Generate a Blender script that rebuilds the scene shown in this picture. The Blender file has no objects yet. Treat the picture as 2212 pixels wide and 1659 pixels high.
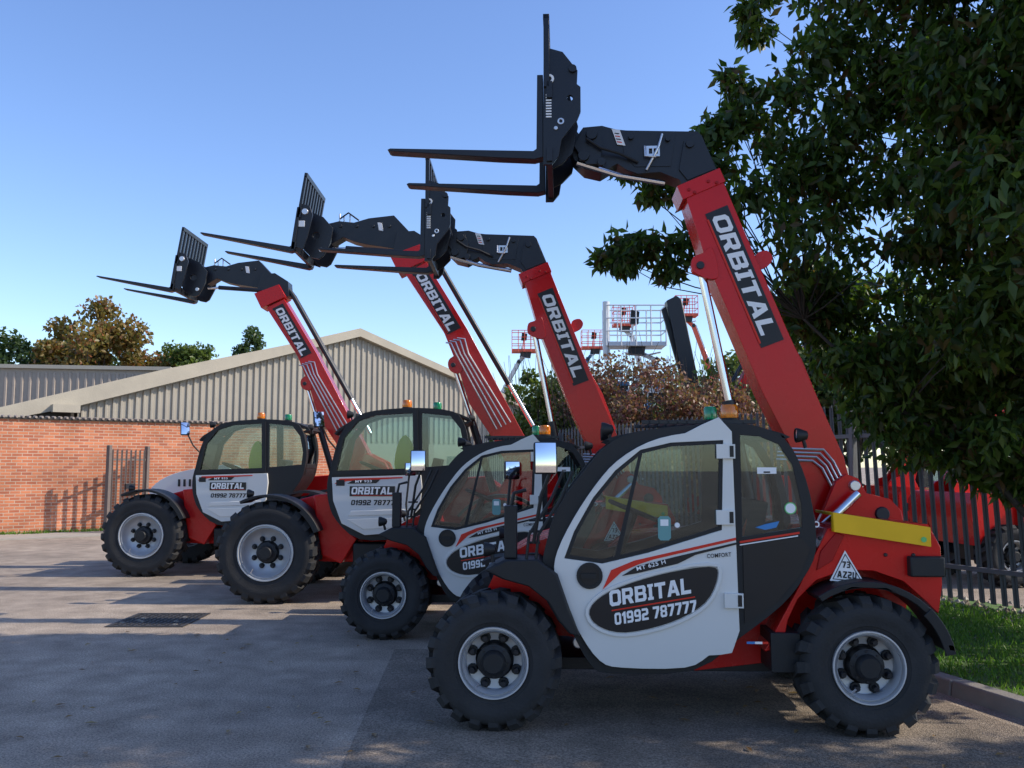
import bpy, math, random
import numpy as np
from mathutils import Vector, Matrix
from mathutils.geometry import tessellate_polygon
random.seed(5); rng=np.random.default_rng(5)
R=math.radians
scene=bpy.context.scene
COL=scene.collection

# ------------------------------------------------------------------ materials
MATS={}
def nmat(name):
    m=bpy.data.materials.new(name); m.use_nodes=True
    nt=m.node_tree; b=nt.nodes["Principled BSDF"]; MATS[name]=m
    return m,nt,b
def pmat(name,col,rough=.5,metal=0,coat=0,var=.12,scale=6.,bump=0.,bscale=60.,spec=.5,dust=0.,grime=0.):
    m,nt,b=nmat(name); N=nt.nodes; L=nt.links
    tc=N.new('ShaderNodeTexCoord'); no=N.new('ShaderNodeTexNoise'); no.inputs['Scale'].default_value=scale; no.inputs['Detail'].default_value=6
    L.new(tc.outputs['Object'],no.inputs['Vector'])
    mx=N.new('ShaderNodeMix'); mx.data_type='RGBA'
    mx.inputs['A'].default_value=tuple(c*(1-var) for c in col)+(1,)
    mx.inputs['B'].default_value=tuple(min(1,c*(1+var)+dust) for c in col)+(1,)
    L.new(no.outputs['Fac'],mx.inputs['Factor']); outc=mx.outputs['Result']
    if grime:   # road dust gathers low down
        s=N.new('ShaderNodeSeparateXYZ'); L.new(tc.outputs['Object'],s.inputs[0])
        g=N.new('ShaderNodeMapRange'); g.inputs['From Min'].default_value=1.1; g.inputs['From Max'].default_value=.25; g.inputs['To Max'].default_value=grime
        L.new(s.outputs['Z'],g.inputs['Value'])
        mu=N.new('ShaderNodeMath'); mu.operation='MULTIPLY'; L.new(g.outputs['Result'],mu.inputs[0]); L.new(no.outputs['Fac'],mu.inputs[1])
        m3=N.new('ShaderNodeMix'); m3.data_type='RGBA'; m3.inputs['B'].default_value=(.25,.22,.18,1); L.new(mu.outputs[0],m3.inputs['Factor']); L.new(outc,m3.inputs['A']); outc=m3.outputs['Result']
    L.new(outc,b.inputs['Base Color'])
    mr=N.new('ShaderNodeMapRange'); mr.inputs['To Min'].default_value=max(0,rough-.08); mr.inputs['To Max'].default_value=min(1,rough+.1)
    L.new(no.outputs['Fac'],mr.inputs['Value']); L.new(mr.outputs['Result'],b.inputs['Roughness'])
    b.inputs['Metallic'].default_value=metal; b.inputs['Coat Weight'].default_value=coat; b.inputs['Coat Roughness'].default_value=.05
    b.inputs['Specular IOR Level'].default_value=spec
    if bump:
        n2=N.new('ShaderNodeTexNoise'); n2.inputs['Scale'].default_value=bscale; n2.inputs['Detail'].default_value=4
        L.new(tc.outputs['Object'],n2.inputs['Vector'])
        bp=N.new('ShaderNodeBump'); bp.inputs['Strength'].default_value=bump; bp.inputs['Distance'].default_value=.01
        L.new(n2.outputs['Fac'],bp.inputs['Height']); L.new(bp.outputs['Normal'],b.inputs['Normal'])
    return m
pmat('red_paint',(.58,.006,.006),.26,coat=.22,var=.08,spec=.22,grime=.12)
pmat('red_dull',(.34,.007,.007),.4,spec=.25)
pmat('door_white',(.66,.66,.635),.38,coat=.2,var=.03,scale=2,spec=.35,grime=.25)
pmat('black_steel',(.012,.014,.020),.36,bump=.12,bscale=80,spec=.4)
pmat('black_plastic',(.014,.015,.017),.5,bump=.2,bscale=200,spec=.35)
pmat('rubber',(.020,.020,.021),.8,bump=.4,bscale=60,dust=.02,var=.3,spec=.3)
pmat('rim_silver',(.50,.51,.53),.38,metal=.35)
pmat('chrome',(.75,.76,.78),.15,metal=1,var=.03)
pmat('pipe_silver',(.6,.6,.62),.3,metal=.8)
pmat('mirror_glass',(.85,.86,.88),.03,metal=1,var=0)
pmat('yellow_paint',(.80,.46,.008),.4,dust=.005,spec=.3)
pmat('decal_black',(.012,.012,.015),.35,spec=.35)
pmat('decal_white',(.80,.80,.80),.45,var=.02)
pmat('decal_red',(.65,.03,.015),.4,spec=.3)
pmat('decal_blue',(.03,.2,.5),.4)
pmat('decal_green',(.12,.5,.15),.4)
pmat('decal_teal',(.12,.30,.30),.4)
pmat('seat_vinyl',(.03,.03,.035),.6)
pmat('hi_vis',(.7,.75,.03),.7)
pmat('galvanised',(.13,.135,.14),.55,metal=.3,var=.35,scale=3)
pmat('gate_steel',(.14,.11,.095),.6,var=.3)
pmat('cladding',(.37,.335,.27),.6,var=.14,scale=1.5)
pmat('cladding_dark',(.36,.30,.245),.6,var=.14)
pmat('fascia',(.42,.375,.29),.7,var=.2,scale=2,bump=.3,bscale=30)
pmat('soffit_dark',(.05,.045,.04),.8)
pmat('concrete',(.36,.33,.28),.85,var=.2,bump=.5,bscale=90)
pmat('kerb_stone',(.22,.205,.185),.85,var=.25,bump=.5,bscale=60)
pmat('bark',(.045,.036,.03),.9,var=.4,bump=.8,bscale=30)
pmat('iron',(.06,.055,.05),.6,metal=.4,bump=.4,bscale=60)
pmat('lift_orange',(.62,.09,.045),.45)
pmat('lift_blue',(.02,.13,.26),.45)
pmat('lift_grey',(.55,.57,.60),.45)
pmat('soil',(.16,.13,.09),.95,var=.4,scale=20,bump=.8)
pmat('gravel_tan',(.38,.30,.2),.9,var=.3)

def lens(name,col,emi=0):
    m,nt,b=nmat(name); b.inputs['Base Color'].default_value=col+(1,); b.inputs['Roughness'].default_value=.15
    b.inputs['Transmission Weight'].default_value=.35; b.inputs['Coat Weight'].default_value=.4
    return m
lens('amber_lens',(.9,.25,.01)); lens('green_lens',(.01,.32,.13))
def glass():
    m,nt,b=nmat('glass'); N=nt.nodes; L=nt.links; N.remove(b)
    out=[n for n in N if n.type=='OUTPUT_MATERIAL'][0]
    t=N.new('ShaderNodeBsdfTransparent'); t.inputs['Color'].default_value=(.755,.85,.84,1)
    g=N.new('ShaderNodeBsdfGlossy'); g.inputs['Roughness'].default_value=.01; g.inputs['Color'].default_value=(.9,.95,1,1)
    fr=N.new('ShaderNodeFresnel'); fr.inputs['IOR'].default_value=1.62
    mx=N.new('ShaderNodeMixShader'); L.new(fr.outputs[0],mx.inputs[0]); L.new(t.outputs[0],mx.inputs[1]); L.new(g.outputs[0],mx.inputs[2])
    L.new(mx.outputs[0],out.inputs['Surface'])
glass()
def leafmat(name,cols,trans=.35):
    m,nt,b=nmat(name); N=nt.nodes; L=nt.links
    out=[n for n in N if n.type=='OUTPUT_MATERIAL'][0]
    ge=N.new('ShaderNodeNewGeometry'); cr=N.new('ShaderNodeValToRGB')
    e=cr.color_ramp.elements
    while len(e)<len(cols): e.new(.5)
    for i,c in enumerate(cols): e[i].position=i/(len(cols)-1); e[i].color=c+(1,)
    L.new(ge.outputs['Random Per Island'],cr.inputs['Fac'])
    b.inputs['Roughness'].default_value=.42; b.inputs['Specular IOR Level'].default_value=.35
    L.new(cr.outputs['Color'],b.inputs['Base Color'])
    br=N.new('ShaderNodeMix'); br.data_type='RGBA'; br.blend_type='MULTIPLY'; br.inputs['Factor'].default_value=1; br.inputs['B'].default_value=(1.5,1.6,.8,1)
    L.new(cr.outputs['Color'],br.inputs['A'])
    tr=N.new('ShaderNodeBsdfTranslucent'); L.new(br.outputs['Result'],tr.inputs['Color'])
    mx=N.new('ShaderNodeMixShader'); mx.inputs[0].default_value=trans
    L.new(b.outputs[0],mx.inputs[1]); L.new(tr.outputs[0],mx.inputs[2]); L.new(mx.outputs[0],out.inputs['Surface'])
leafmat('leaf_cherry',[(.024,.05,.013),(.038,.075,.018),(.055,.10,.02),(.075,.13,.022),(.11,.16,.028),(.045,.08,.02),(.11,.065,.028)],.45)
leafmat('leaf_green',[(.06,.10,.025),(.10,.14,.035),(.14,.18,.04)])
leafmat('leaf_dark',[(.04,.07,.025),(.07,.11,.035)])
leafmat('leaf_autumn',[(.16,.13,.04),(.24,.15,.045),(.14,.15,.04),(.30,.11,.05)])
leafmat('leaf_purple',[(.15,.05,.055),(.22,.10,.075),(.28,.17,.10),(.09,.10,.04)],.3)
leafmat('grass_blade',[(.07,.16,.02),(.12,.25,.035),(.17,.27,.05)],.4)
leafmat('leaf_litter',[(.25,.15,.05),(.18,.10,.04),(.30,.22,.08)],.1)

def asphalt(name,k=1.):
    m,nt,b=nmat(name); N=nt.nodes; L=nt.links
    tc=N.new('ShaderNodeTexCoord')
    def noise(s,d=5,r=.55):
        n=N.new('ShaderNodeTexNoise'); n.inputs['Scale'].default_value=s; n.inputs['Detail'].default_value=d; n.inputs['Roughness'].default_value=r
        L.new(tc.outputs['Object'],n.inputs['Vector']); return n
    big=noise(.35,4); mid=noise(3.,5); fine=noise(70,3,.85); vor=N.new('ShaderNodeTexVoronoi'); vor.inputs['Scale'].default_value=110
    L.new(tc.outputs['Object'],vor.inputs['Vector'])
    cr=N.new('ShaderNodeValToRGB'); e=cr.color_ramp.elements
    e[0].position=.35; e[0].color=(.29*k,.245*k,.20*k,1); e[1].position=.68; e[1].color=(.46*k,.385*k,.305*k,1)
    L.new(big.outputs['Fac'],cr.inputs['Fac'])
    c2=N.new('ShaderNodeValToRGB'); e=c2.color_ramp.elements; e[0].position=.3; e[0].color=(.68,.68,.68,1); e[1].position=.7; e[1].color=(1.12,1.12,1.12,1)
    L.new(mid.outputs['Fac'],c2.inputs['Fac'])
    c3=N.new('ShaderNodeValToRGB'); e=c3.color_ramp.elements; e[0].position=.36; e[0].color=(.38,.38,.38,1); e[1].position=.64; e[1].color=(1.6,1.55,1.5,1)
    L.new(fine.outputs['Fac'],c3.inputs['Fac'])
    m1=N.new('ShaderNodeMix'); m1.data_type='RGBA'; m1.blend_type='MULTIPLY'; m1.inputs['Factor'].default_value=1
    L.new(cr.outputs['Color'],m1.inputs['A']); L.new(c2.outputs['Color'],m1.inputs['B'])
    m2=N.new('ShaderNodeMix'); m2.data_type='RGBA'; m2.blend_type='MULTIPLY'; m2.inputs['Factor'].default_value=.9
    L.new(m1.outputs['Result'],m2.inputs['A']); L.new(c3.outputs['Color'],m2.inputs['B'])
    L.new(m2.outputs['Result'],b.inputs['Base Color']); b.inputs['Roughness'].default_value=.9; b.inputs['Specular IOR Level'].default_value=.2
    bp=N.new('ShaderNodeBump'); bp.inputs['Strength'].default_value=.8; bp.inputs['Distance'].default_value=.008
    L.new(vor.outputs['Distance'],bp.inputs['Height']); L.new(bp.outputs['Normal'],b.inputs['Normal'])
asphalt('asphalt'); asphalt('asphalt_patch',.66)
def brick():
    m,nt,b=nmat('brick'); N=nt.nodes; L=nt.links
    tc=N.new('ShaderNodeTexCoord'); s=N.new('ShaderNodeSeparateXYZ'); c=N.new('ShaderNodeCombineXYZ')
    L.new(tc.outputs['Object'],s.inputs[0]); L.new(s.outputs['X'],c.inputs['X']); L.new(s.outputs['Z'],c.inputs['Y'])
    br=N.new('ShaderNodeTexBrick'); L.new(c.outputs[0],br.inputs['Vector'])
    br.inputs['Scale'].default_value=1; br.inputs['Brick Width'].default_value=.225; br.inputs['Row Height'].default_value=.075
    br.inputs['Mortar Size'].default_value=.009; br.inputs['Mortar Smooth'].default_value=.2; br.inputs['Bias'].default_value=-.1
    br.inputs['Color1'].default_value=(.64,.23,.11,1); br.inputs['Color2'].default_value=(.40,.12,.065,1); br.inputs['Mortar'].default_value=(.56,.43,.32,1)
    no=N.new('ShaderNodeTexNoise'); no.inputs['Scale'].default_value=1.2; no.inputs['Detail'].default_value=8; L.new(tc.outputs['Object'],no.inputs['Vector'])
    cr=N.new('ShaderNodeValToRGB'); e=cr.color_ramp.elements; e[0].position=.3; e[0].color=(.66,.64,.62,1); e[1].position=.75; e[1].color=(1.25,1.2,1.15,1)
    L.new(no.outputs['Fac'],cr.inputs['Fac'])
    mx=N.new('ShaderNodeMix'); mx.data_type='RGBA'; mx.blend_type='MULTIPLY'; mx.inputs['Factor'].default_value=1
    L.new(br.outputs['Color'],mx.inputs['A']); L.new(cr.outputs['Color'],mx.inputs['B']); L.new(mx.outputs['Result'],b.inputs['Base Color'])
    b.inputs['Roughness'].default_value=.9
    bp=N.new('ShaderNodeBump'); bp.invert=True; bp.inputs['Strength'].default_value=.6; bp.inputs['Distance'].default_value=.01
    L.new(br.outputs['Fac'],bp.inputs['Height']); L.new(bp.outputs['Normal'],b.inputs['Normal'])
brick()
def grassmat():
    m,nt,b=nmat('grass_ground'); N=nt.nodes; L=nt.links
    tc=N.new('ShaderNodeTexCoord'); no=N.new('ShaderNodeTexNoise'); no.inputs['Scale'].default_value=8; no.inputs['Detail'].default_value=8
    L.new(tc.outputs['Object'],no.inputs['Vector']); cr=N.new('ShaderNodeValToRGB'); e=cr.color_ramp.elements
    e[0].position=.35; e[0].color=(.06,.08,.025,1); e[1].position=.65; e[1].color=(.09,.18,.03,1)
    L.new(no.outputs['Fac'],cr.inputs['Fac']); L.new(cr.outputs['Color'],b.inputs['Base Color']); b.inputs['Roughness'].default_value=.95
grassmat()

# ------------------------------------------------------------------ mesh builder
class MB:
    def __init__(s): s.v=[]; s.f=[]; s.fm=[]; s.mats=[]
    def mi(s,m):
        if m not in s.mats: s.mats.append(m)
        return s.mats.index(m)
    def add(s,vs,fs,m):
        o=len(s.v); s.v+=[tuple(p) for p in vs]; k=s.mi(m)
        for f in fs: s.f.append(tuple(i+o for i in f)); s.fm.append(k)
        return s
    def box(s,x0,x1,y0,y1,z0,z1,m):
        return s.add([(x0,y0,z0),(x1,y0,z0),(x1,y1,z0),(x0,y1,z0),(x0,y0,z1),(x1,y0,z1),(x1,y1,z1),(x0,y1,z1)],
          [(0,3,2,1),(4,5,6,7),(0,1,5,4),(1,2,6,5),(2,3,7,6),(3,0,4,7)],m)
    def plate(s,outer,holes,y0,y1,m):
        loops=[outer]+list(holes); flat=[p for l in loops for p in l]; n=len(flat)
        tris=tessellate_polygon([[Vector((p[0],p[1],0)) for p in l] for l in loops])
        vs=[(p[0],y0,p[1]) for p in flat]+[(p[0],y1,p[1]) for p in flat]
        def ar(t): a,b,c=[flat[i] for i in t]; return (b[0]-a[0])*(c[1]-a[1])-(b[1]-a[1])*(c[0]-a[0])
        fs=[]
        for t in tris:
            t=tuple(t)
            if abs(ar(t))<1e-9: continue
            if ar(t)<0: t=t[::-1]
            fs.append(t); fs.append(tuple(i+n for i in t[::-1]))
        o=0
        for li,l in enumerate(loops):
            k=len(l); A=sum(l[i][0]*l[(i+1)%k][1]-l[(i+1)%k][0]*l[i][1] for i in range(k))
            ccw=(A>0)==(li==0)
            for i in range(k):
                j=(i+1)%k
                q=(o+i,o+i+n,o+j+n,o+j) if ccw else (o+i,o+j,o+j+n,o+i+n)
                fs.append(q)
            o+=k
        return s.add(vs,fs,m)
    def prism(s,pts,y0,y1,m): return s.plate(pts,[],y0,y1,m)
    def lathe(s,prof,cx,cz,n,m,cy=0,axis='y'):
        vs=[];fs=[]; k=len(prof)
        for i in range(n):
            a=2*math.pi*i/n; c,sn=math.cos(a),math.sin(a)
            for r,y in prof:
                if axis=='y': vs.append((cx+r*c,cy+y,cz+r*sn))
                elif axis=='z': vs.append((cx+r*c,cy+r*sn,cz+y))
                else: vs.append((cx+y,cy+r*c,cz+r*sn))
        for i in range(n):
            j=(i+1)%n
            for q in range(k-1):
                f=(i*k+q,i*k+q+1,j*k+q+1,j*k+q); fs.append(f[::-1])
        return s.add(vs,fs,m)
    def tube(s,pts,r,m,n=8,cap=True):
        pts=[Vector(p) for p in pts]; rr=r if isinstance(r,(list,tuple)) else [r]*len(pts)
        vs=[];fs=[]; up=None
        for i,p in enumerate(pts):
            d=(pts[min(i+1,len(pts)-1)]-pts[max(i-1,0)]).normalized()
            if up is None: up=Vector((0,0,1)) if abs(d.z)<.9 else Vector((1,0,0))
            a=d.cross(up).normalized(); b=a.cross(d).normalized(); up=b
            for k in range(n):
                t=2*math.pi*k/n; q=p+rr[i]*(math.cos(t)*a+math.sin(t)*b); vs.append(q)
        for i in range(len(pts)-1):
            for k in range(n):
                l=(k+1)%n; fs.append((i*n+k,i*n+l,(i+1)*n+l,(i+1)*n+k))
        if cap:
            fs.append(tuple(range(n))[::-1]); fs.append(tuple((len(pts)-1)*n+k for k in range(n)))
        return s.add(vs,fs,m)
    def bar(s,p,q,w,y0,y1,m):
        """flat beam in the x-z plane from p to q"""
        d=Vector((q[0]-p[0],q[1]-p[1])).normalized()*w/2; n=(-d.y,d.x)
        return s.prism([(p[0]-n[0]-d.x,p[1]-n[1]-d.y),(q[0]-n[0]+d.x,q[1]-n[1]+d.y),(q[0]+n[0]+d.x,q[1]+n[1]+d.y),(p[0]+n[0]-d.x,p[1]+n[1]-d.y)],y0,y1,m)
    def obj(s,name,parent=None,loc=(0,0,0),bevel=0,smooth=True,rotz=0):
        me=bpy.data.meshes.new(name); me.from_pydata(s.v,[],s.f)
        for m in s.mats: me.materials.append(MATS[m])
        me.polygons.foreach_set('material_index',s.fm)
        if smooth:
            me.polygons.foreach_set('use_smooth',[True]*len(me.polygons)); me.set_sharp_from_angle(angle=R(38))
        me.update()
        o=bpy.data.objects.new(name,me); COL.objects.link(o); o.location=loc; o.rotation_euler=(0,0,rotz)
        if parent: o.parent=parent
        if bevel:
            b=o.modifiers.new('bevel','BEVEL'); b.width=bevel; b.segments=2; b.limit_method='ANGLE'; b.angle_limit=R(40); b.harden_normals=False
        return o
def empty(name,loc,rotz,label,cat,group=None):
    o=bpy.data.objects.new(name,None); COL.objects.link(o); o.location=loc; o.rotation_euler=(0,0,rotz); o.empty_display_size=.3
    tag(o,label,cat,group); return o
def tag(o,label,cat,group=None):
    o['label']=label; o['category']=cat
    if group: o['group']=group
    return o
def smooth(pts,n=4):
    r=[];k=len(pts)
    for i in range(k):
        p0,p1,p2,p3=[pts[(i+j-1)%k] for j in range(4)]
        for q in range(n):
            t=q/n
            r.append(tuple(.5*(2*p1[a]+(-p0[a]+p2[a])*t+(2*p0[a]-5*p1[a]+4*p2[a]-p3[a])*t*t+(-p0[a]+3*p1[a]-3*p2[a]+p3[a])*t**3) for a in (0,1)))
    return r
def inset(pts,d):
    k=len(pts); A=sum(pts[i][0]*pts[(i+1)%k][1]-pts[(i+1)%k][0]*pts[i][1] for i in range(k)); sg=1 if A>0 else -1; r=[]
    for i in range(k):
        a=Vector(pts[i-1]);b=Vector(pts[i]);c=Vector(pts[(i+1)%k])
        d1=(b-a).normalized();d2=(c-b).normalized(); n1=Vector((-d1.y,d1.x))*sg;n2=Vector((-d2.y,d2.x))*sg
        n=(n1+n2); n=n/max(.5,n.length_squared/2) if n.length>1e-4 else n1
        r.append((b.x+n.x*d,b.y+n.y*d))
    return r
def arc(cx,cz,r0,r1,a0,a1,n=14):
    o=[(cx+r1*math.cos(R(a0+(a1-a0)*i/n)),cz+r1*math.sin(R(a0+(a1-a0)*i/n))) for i in range(n+1)]
    i_=[(cx+r0*math.cos(R(a0+(a1-a0)*i/n)),cz+r0*math.sin(R(a0+(a1-a0)*i/n))) for i in range(n+1)]
    return o+i_[::-1]
def disc(cx,cz,r,n=16): return [(cx+r*math.cos(2*math.pi*i/n),cz+r*math.sin(2*math.pi*i/n)) for i in range(n)]
def text(body,w,h,ox,oz,ang,y,mat,name,parent,bold=.03,shear=0.):
    cu=bpy.data.curves.new('t','FONT'); cu.body=body; cu.offset=bold; cu.shear=shear; cu.resolution_u=3; cu.space_character=1.08
    ob=bpy.data.objects.new('t',cu); COL.objects.link(ob); bpy.context.view_layer.update()
    dg=bpy.context.evaluated_depsgraph_get(); me=bpy.data.meshes.new_from_object(ob.evaluated_get(dg))
    bpy.data.objects.remove(ob)
    xs=[v.co.x for v in me.vertices]; ys=[v.co.y for v in me.vertices]
    x0,y0=min(xs),min(ys); sx=w/(max(xs)-x0); sy=h/(max(ys)-y0); c,s=math.cos(ang),math.sin(ang)
    for v in me.vertices:
        a=(v.co.x-x0)*sx; b=(v.co.y-y0)*sy
        v.co=(ox+a*c-b*s,y,oz+a*s+b*c)
    me.materials.clear(); me.materials.append(MATS[mat])
    o=bpy.data.objects.new(name,me); COL.objects.link(o); o.parent=parent; return o
# heavy angular slanted signwriting
def chm(x0,z0,x1,z1,c): return [(x0+c,z0),(x1-c,z0),(x1,z0+c),(x1,z1-c),(x1-c,z1),(x0+c,z1),(x0,z1-c),(x0,z0+c)]
def rc(x0,z0,x1,z1): return [(x0,z0),(x1,z0),(x1,z1),(x0,z1)]
GL={'O':(.92,chm(0,0,.92,1,.16),[chm(.25,.22,.67,.78,.07)]),
'R':(.92,[(0,0),(.26,0),(.26,.34),(.42,.34),(.60,0),(.92,0),(.72,.36),(.88,.50),(.88,.86),(.75,1),(0,1)],[rc(.26,.55,.62,.79)]),
'B':(.92,[(0,0),(.78,0),(.92,.14),(.92,.42),(.82,.51),(.89,.60),(.89,.87),(.76,1),(0,1)],[rc(.26,.2,.65,.41),rc(.26,.6,.63,.8)]),
'I':(.46,[(0,0),(.46,0),(.46,.18),(.36,.18),(.36,.82),(.46,.82),(.46,1),(0,1),(0,.82),(.10,.82),(.10,.18),(0,.18)],[]),
'T':(.88,[(.31,0),(.57,0),(.57,.78),(.88,.78),(.88,1),(0,1),(0,.78),(.31,.78)],[]),
'A':(1.0,[(0,0),(.27,0),(.34,.2),(.66,.2),(.73,0),(1.0,0),(.67,1),(.33,1)],[[(.41,.4),(.59,.4),(.50,.72)]]),
'L':(.80,[(0,0),(.80,0),(.80,.23),(.26,.23),(.26,1),(0,1)],[]),
'U':(.80,[(.12,0),(.68,0),(.80,.12),(.80,1),(.56,1),(.56,.2),(.24,.2),(.24,1),(0,1),(0,.12)],[]),
'Z':(.80,[(0,0),(.80,0),(.80,.2),(.34,.2),(.80,.8),(.80,1),(0,1),(0,.8),(.46,.8),(0,.2)],[]),
'3':(.74,[(.02,0),(.6,0),(.74,.13),(.74,.42),(.66,.5),(.74,.58),(.74,.87),(.60,1),(.02,1),(.02,.8),(.50,.8),(.50,.6),(.15,.6),(.15,.41),(.50,.41),(.50,.2),(.02,.2)],[]),
'0':(.74,chm(0,0,.74,1,.15),[chm(.23,.2,.51,.8,.05)]),
'1':(.42,[(.16,0),(.42,0),(.42,1),(.22,1),(0,.82),(0,.64),(.16,.70)],[]),
'9':(.74,[(.05,0),(.6,0),(.74,.14),(.74,.86),(.6,1),(.14,1),(0,.86),(0,.50),(.12,.37),(.50,.37),(.50,.2),(.05,.2)],[rc(.24,.56,.50,.8)]),
'2':(.74,[(0,0),(.74,0),(.74,.2),(.26,.2),(.26,.38),(.6,.40),(.74,.52),(.74,.86),(.6,1),(.02,1),(.02,.8),(.49,.8),(.49,.61),(.12,.60),(0,.47)],[]),
'7':(.72,[(.12,0),(.39,0),(.72,.72),(.72,1),(0,1),(0,.79),(.43,.79)],[]),
'8':(.74,[(.14,0),(.60,0),(.74,.13),(.74,.42),(.66,.5),(.74,.58),(.74,.87),(.60,1),(.14,1),(0,.87),(0,.58),(.08,.5),(0,.42),(0,.13)],[rc(.24,.19,.50,.41),rc(.24,.6,.50,.81)])}
def block(body,w,h,ox,oz,ang,y,mat,parent,sh=.14,gap=.11):
    adv=0;items=[]
    for ch in body:
        if ch==' ': adv+=.42; continue
        items.append((ch,adv)); adv+=GL[ch][0]+gap
    tot=adv-gap+sh; sx=w/tot; c,s=math.cos(ang),math.sin(ang); mb=MB()
    def tr(p,a):
        X=(p[0]+a+sh*p[1])*sx; Z=p[1]*h; return (ox+X*c-Z*s,oz+X*s+Z*c)
    for ch,a in items:
        _,o,hs=GL[ch]; mb.plate([tr(p,a) for p in o],[[tr(p,a) for p in q] for q in hs],y,y+.0015,mat)
    return mb.obj('lettering',parent,smooth=False)
def copy_tree(root,loc,rotz):
    def rec(o,par):
        n=o.copy(); COL.objects.link(n)
        if par: n.parent=par; n.matrix_parent_inverse=o.matrix_parent_inverse.copy()
        for c in list(o.children): rec(c,n)
        return n
    n=rec(root,None); n.location=loc; n.rotation_euler=(0,0,rotz); return n

# ------------------------------------------------------------------ wheels
def wheel(parent,x,y,z,Rt,W,Rr,hub,flip=False,nl=20):
    """wheel centred on its axle; outer face towards -y unless flip"""
    h=MB()
    h.lathe([(0,-.02),(hub*.55,-.02),(hub*.7,.0),(hub*.72,.03),(hub,.04),(hub*1.02,.12),(hub*1.3,.14)],0,0,28,'black_plastic')
    for i in range(8):
        a=2*math.pi*(i+.5)/8; h.lathe([(0,.045),(.016,.045),(.018,.065),(.018,.10)],hub*1.42*math.cos(a),hub*1.42*math.sin(a),8,'black_steel')
    for i in range(8):
        a=2*math.pi*i/8; h.lathe([(0,-.0),(.008,-.0),(.008,.03)],hub*.86*math.cos(a),hub*.86*math.sin(a),6,'black_steel',cy=.03)
    h.lathe([(hub*.5,.2),(hub*.5,W*1.2)],0,0,12,'black_steel')
    w=h.obj('wheel',parent,(x,y,z))
    r=MB()
    r.lathe([(hub*1.15,.115),(hub*1.7,.105),(Rr*.80,.06),(Rr*.84,.02),(Rr*.88,.0),(Rr*.9,.02),(Rr*.93,.022),(Rr*.96,-.012),(Rr*1.0,-.012),(Rr*1.01,.01),(Rr*.98,.03),(Rr*.95,.1),(Rr*.95,W*.8),(Rr*1.0,W*.9)],0,0,48,'rim_silver')
    for i in range(8):
        a=2*math.pi*(i+.5)/8; r.lathe([(0,.088),(.03,.088),(.034,.10)],hub*1.42*math.cos(a),hub*1.42*math.sin(a),10,'black_plastic')
    r.tube([(Rr*.86*math.cos(-2.2),.0,Rr*.86*math.sin(-2.2)),(Rr*.7*math.cos(-2.2),-.02,Rr*.7*math.sin(-2.2))],.006,'pipe_silver')
    r.obj('rim',w)
    t=MB(); q=Rt-.036
    t.lathe([(Rr*.99,.012),(Rr*1.06,.0),(Rr*1.12,-.003),(Rr*1.14,-.010),(Rr*1.3,-.012),((Rr+q)*.5,-.02),(q*.9,-.016),(q*.955,.0),(q*.985,.03),(q,.07),(q*1.005,W*.5),(q,W-.07),(q*.985,W-.03),(q*.9,W+.01),(Rr*1.3,W),(Rr,W-.02)],0,0,64,'rubber')
    for k in range(nl):
        for side in (0,1):
            ph=2*math.pi*(k+.5*side)/nl; dph=2*math.pi/nl
            ya=(-.022,W*.54) if side==0 else (W+.022,W*.46)
            tw=dph*.25; sk=dph*.55
            vs=[]
            for (yy,off,ro,ri) in ((ya[0]+(.010 if side==0 else -.010),0,q*.99,q*.83),(ya[0]+(.045 if side==0 else -.045),0.12*sk,Rt,q*.97),(ya[1],sk,Rt,q*.97)):
                for rr in (ri,ro):
                    for tt in (-tw,tw):
                        a=ph+off+tt*(1 if rr==ro else 1.25); vs.append((rr*math.cos(a),yy,rr*math.sin(a)))
            fs=[(0,1,3,2),(8,10,11,9)]
            for b in (0,4):
                fs+=[(b+2,b+3,b+7,b+6),(b,b+2,b+6,b+4),(b+3,b+1,b+5,b+7),(b+1,b,b+4,b+5)]
            t.add(vs,fs,'rubber')
    t.obj('tyre',w)
    if flip: w.rotation_euler=(0,0,math.pi)
    return w
def strip(mb,pts,y0,y1,t,m):
    """sheet following open polyline pts, thickness t inwards"""
    n=len(pts); off=[]
    for i in range(n):
        a=Vector(pts[max(0,i-1)]);b=Vector(pts[min(n-1,i+1)]); d=(b-a).normalized(); off.append((pts[i][0]+d.y*t,pts[i][1]-d.x*t))
    mb.plate(list(pts)+off[::-1],[],y0,y1,m)
def pane(pts,y,parent):
    g=MB(); g.prism(pts,y,y+.006,'glass'); return g.obj('window',parent,smooth=False)
def spane(pts,y0,y1,parent):
    g=MB(); strip(g,pts,y0,y1,.006,'glass'); return g.obj('window',parent,smooth=False)
def seat(parent,x,y,z):
    s=MB(); s.prism([(x-.2,z),(x+.22,z),(x+.24,z+.12),(x-.22,z+.14)],y,y+.45,'seat_vinyl')
    s.prism([(x+.18,z+.1),(x+.32,z+.1),(x+.42,z+.62),(x+.32,z+.64)],y+.02,y+.43,'seat_vinyl')
    s.tube([(x+.1,y+.02,z+.14),(x+.22,y+.03,z+.35),(x+.34,y+.08,z+.58)],.018,'lift_orange'); s.obj('seat',parent,bevel=.03)
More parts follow.
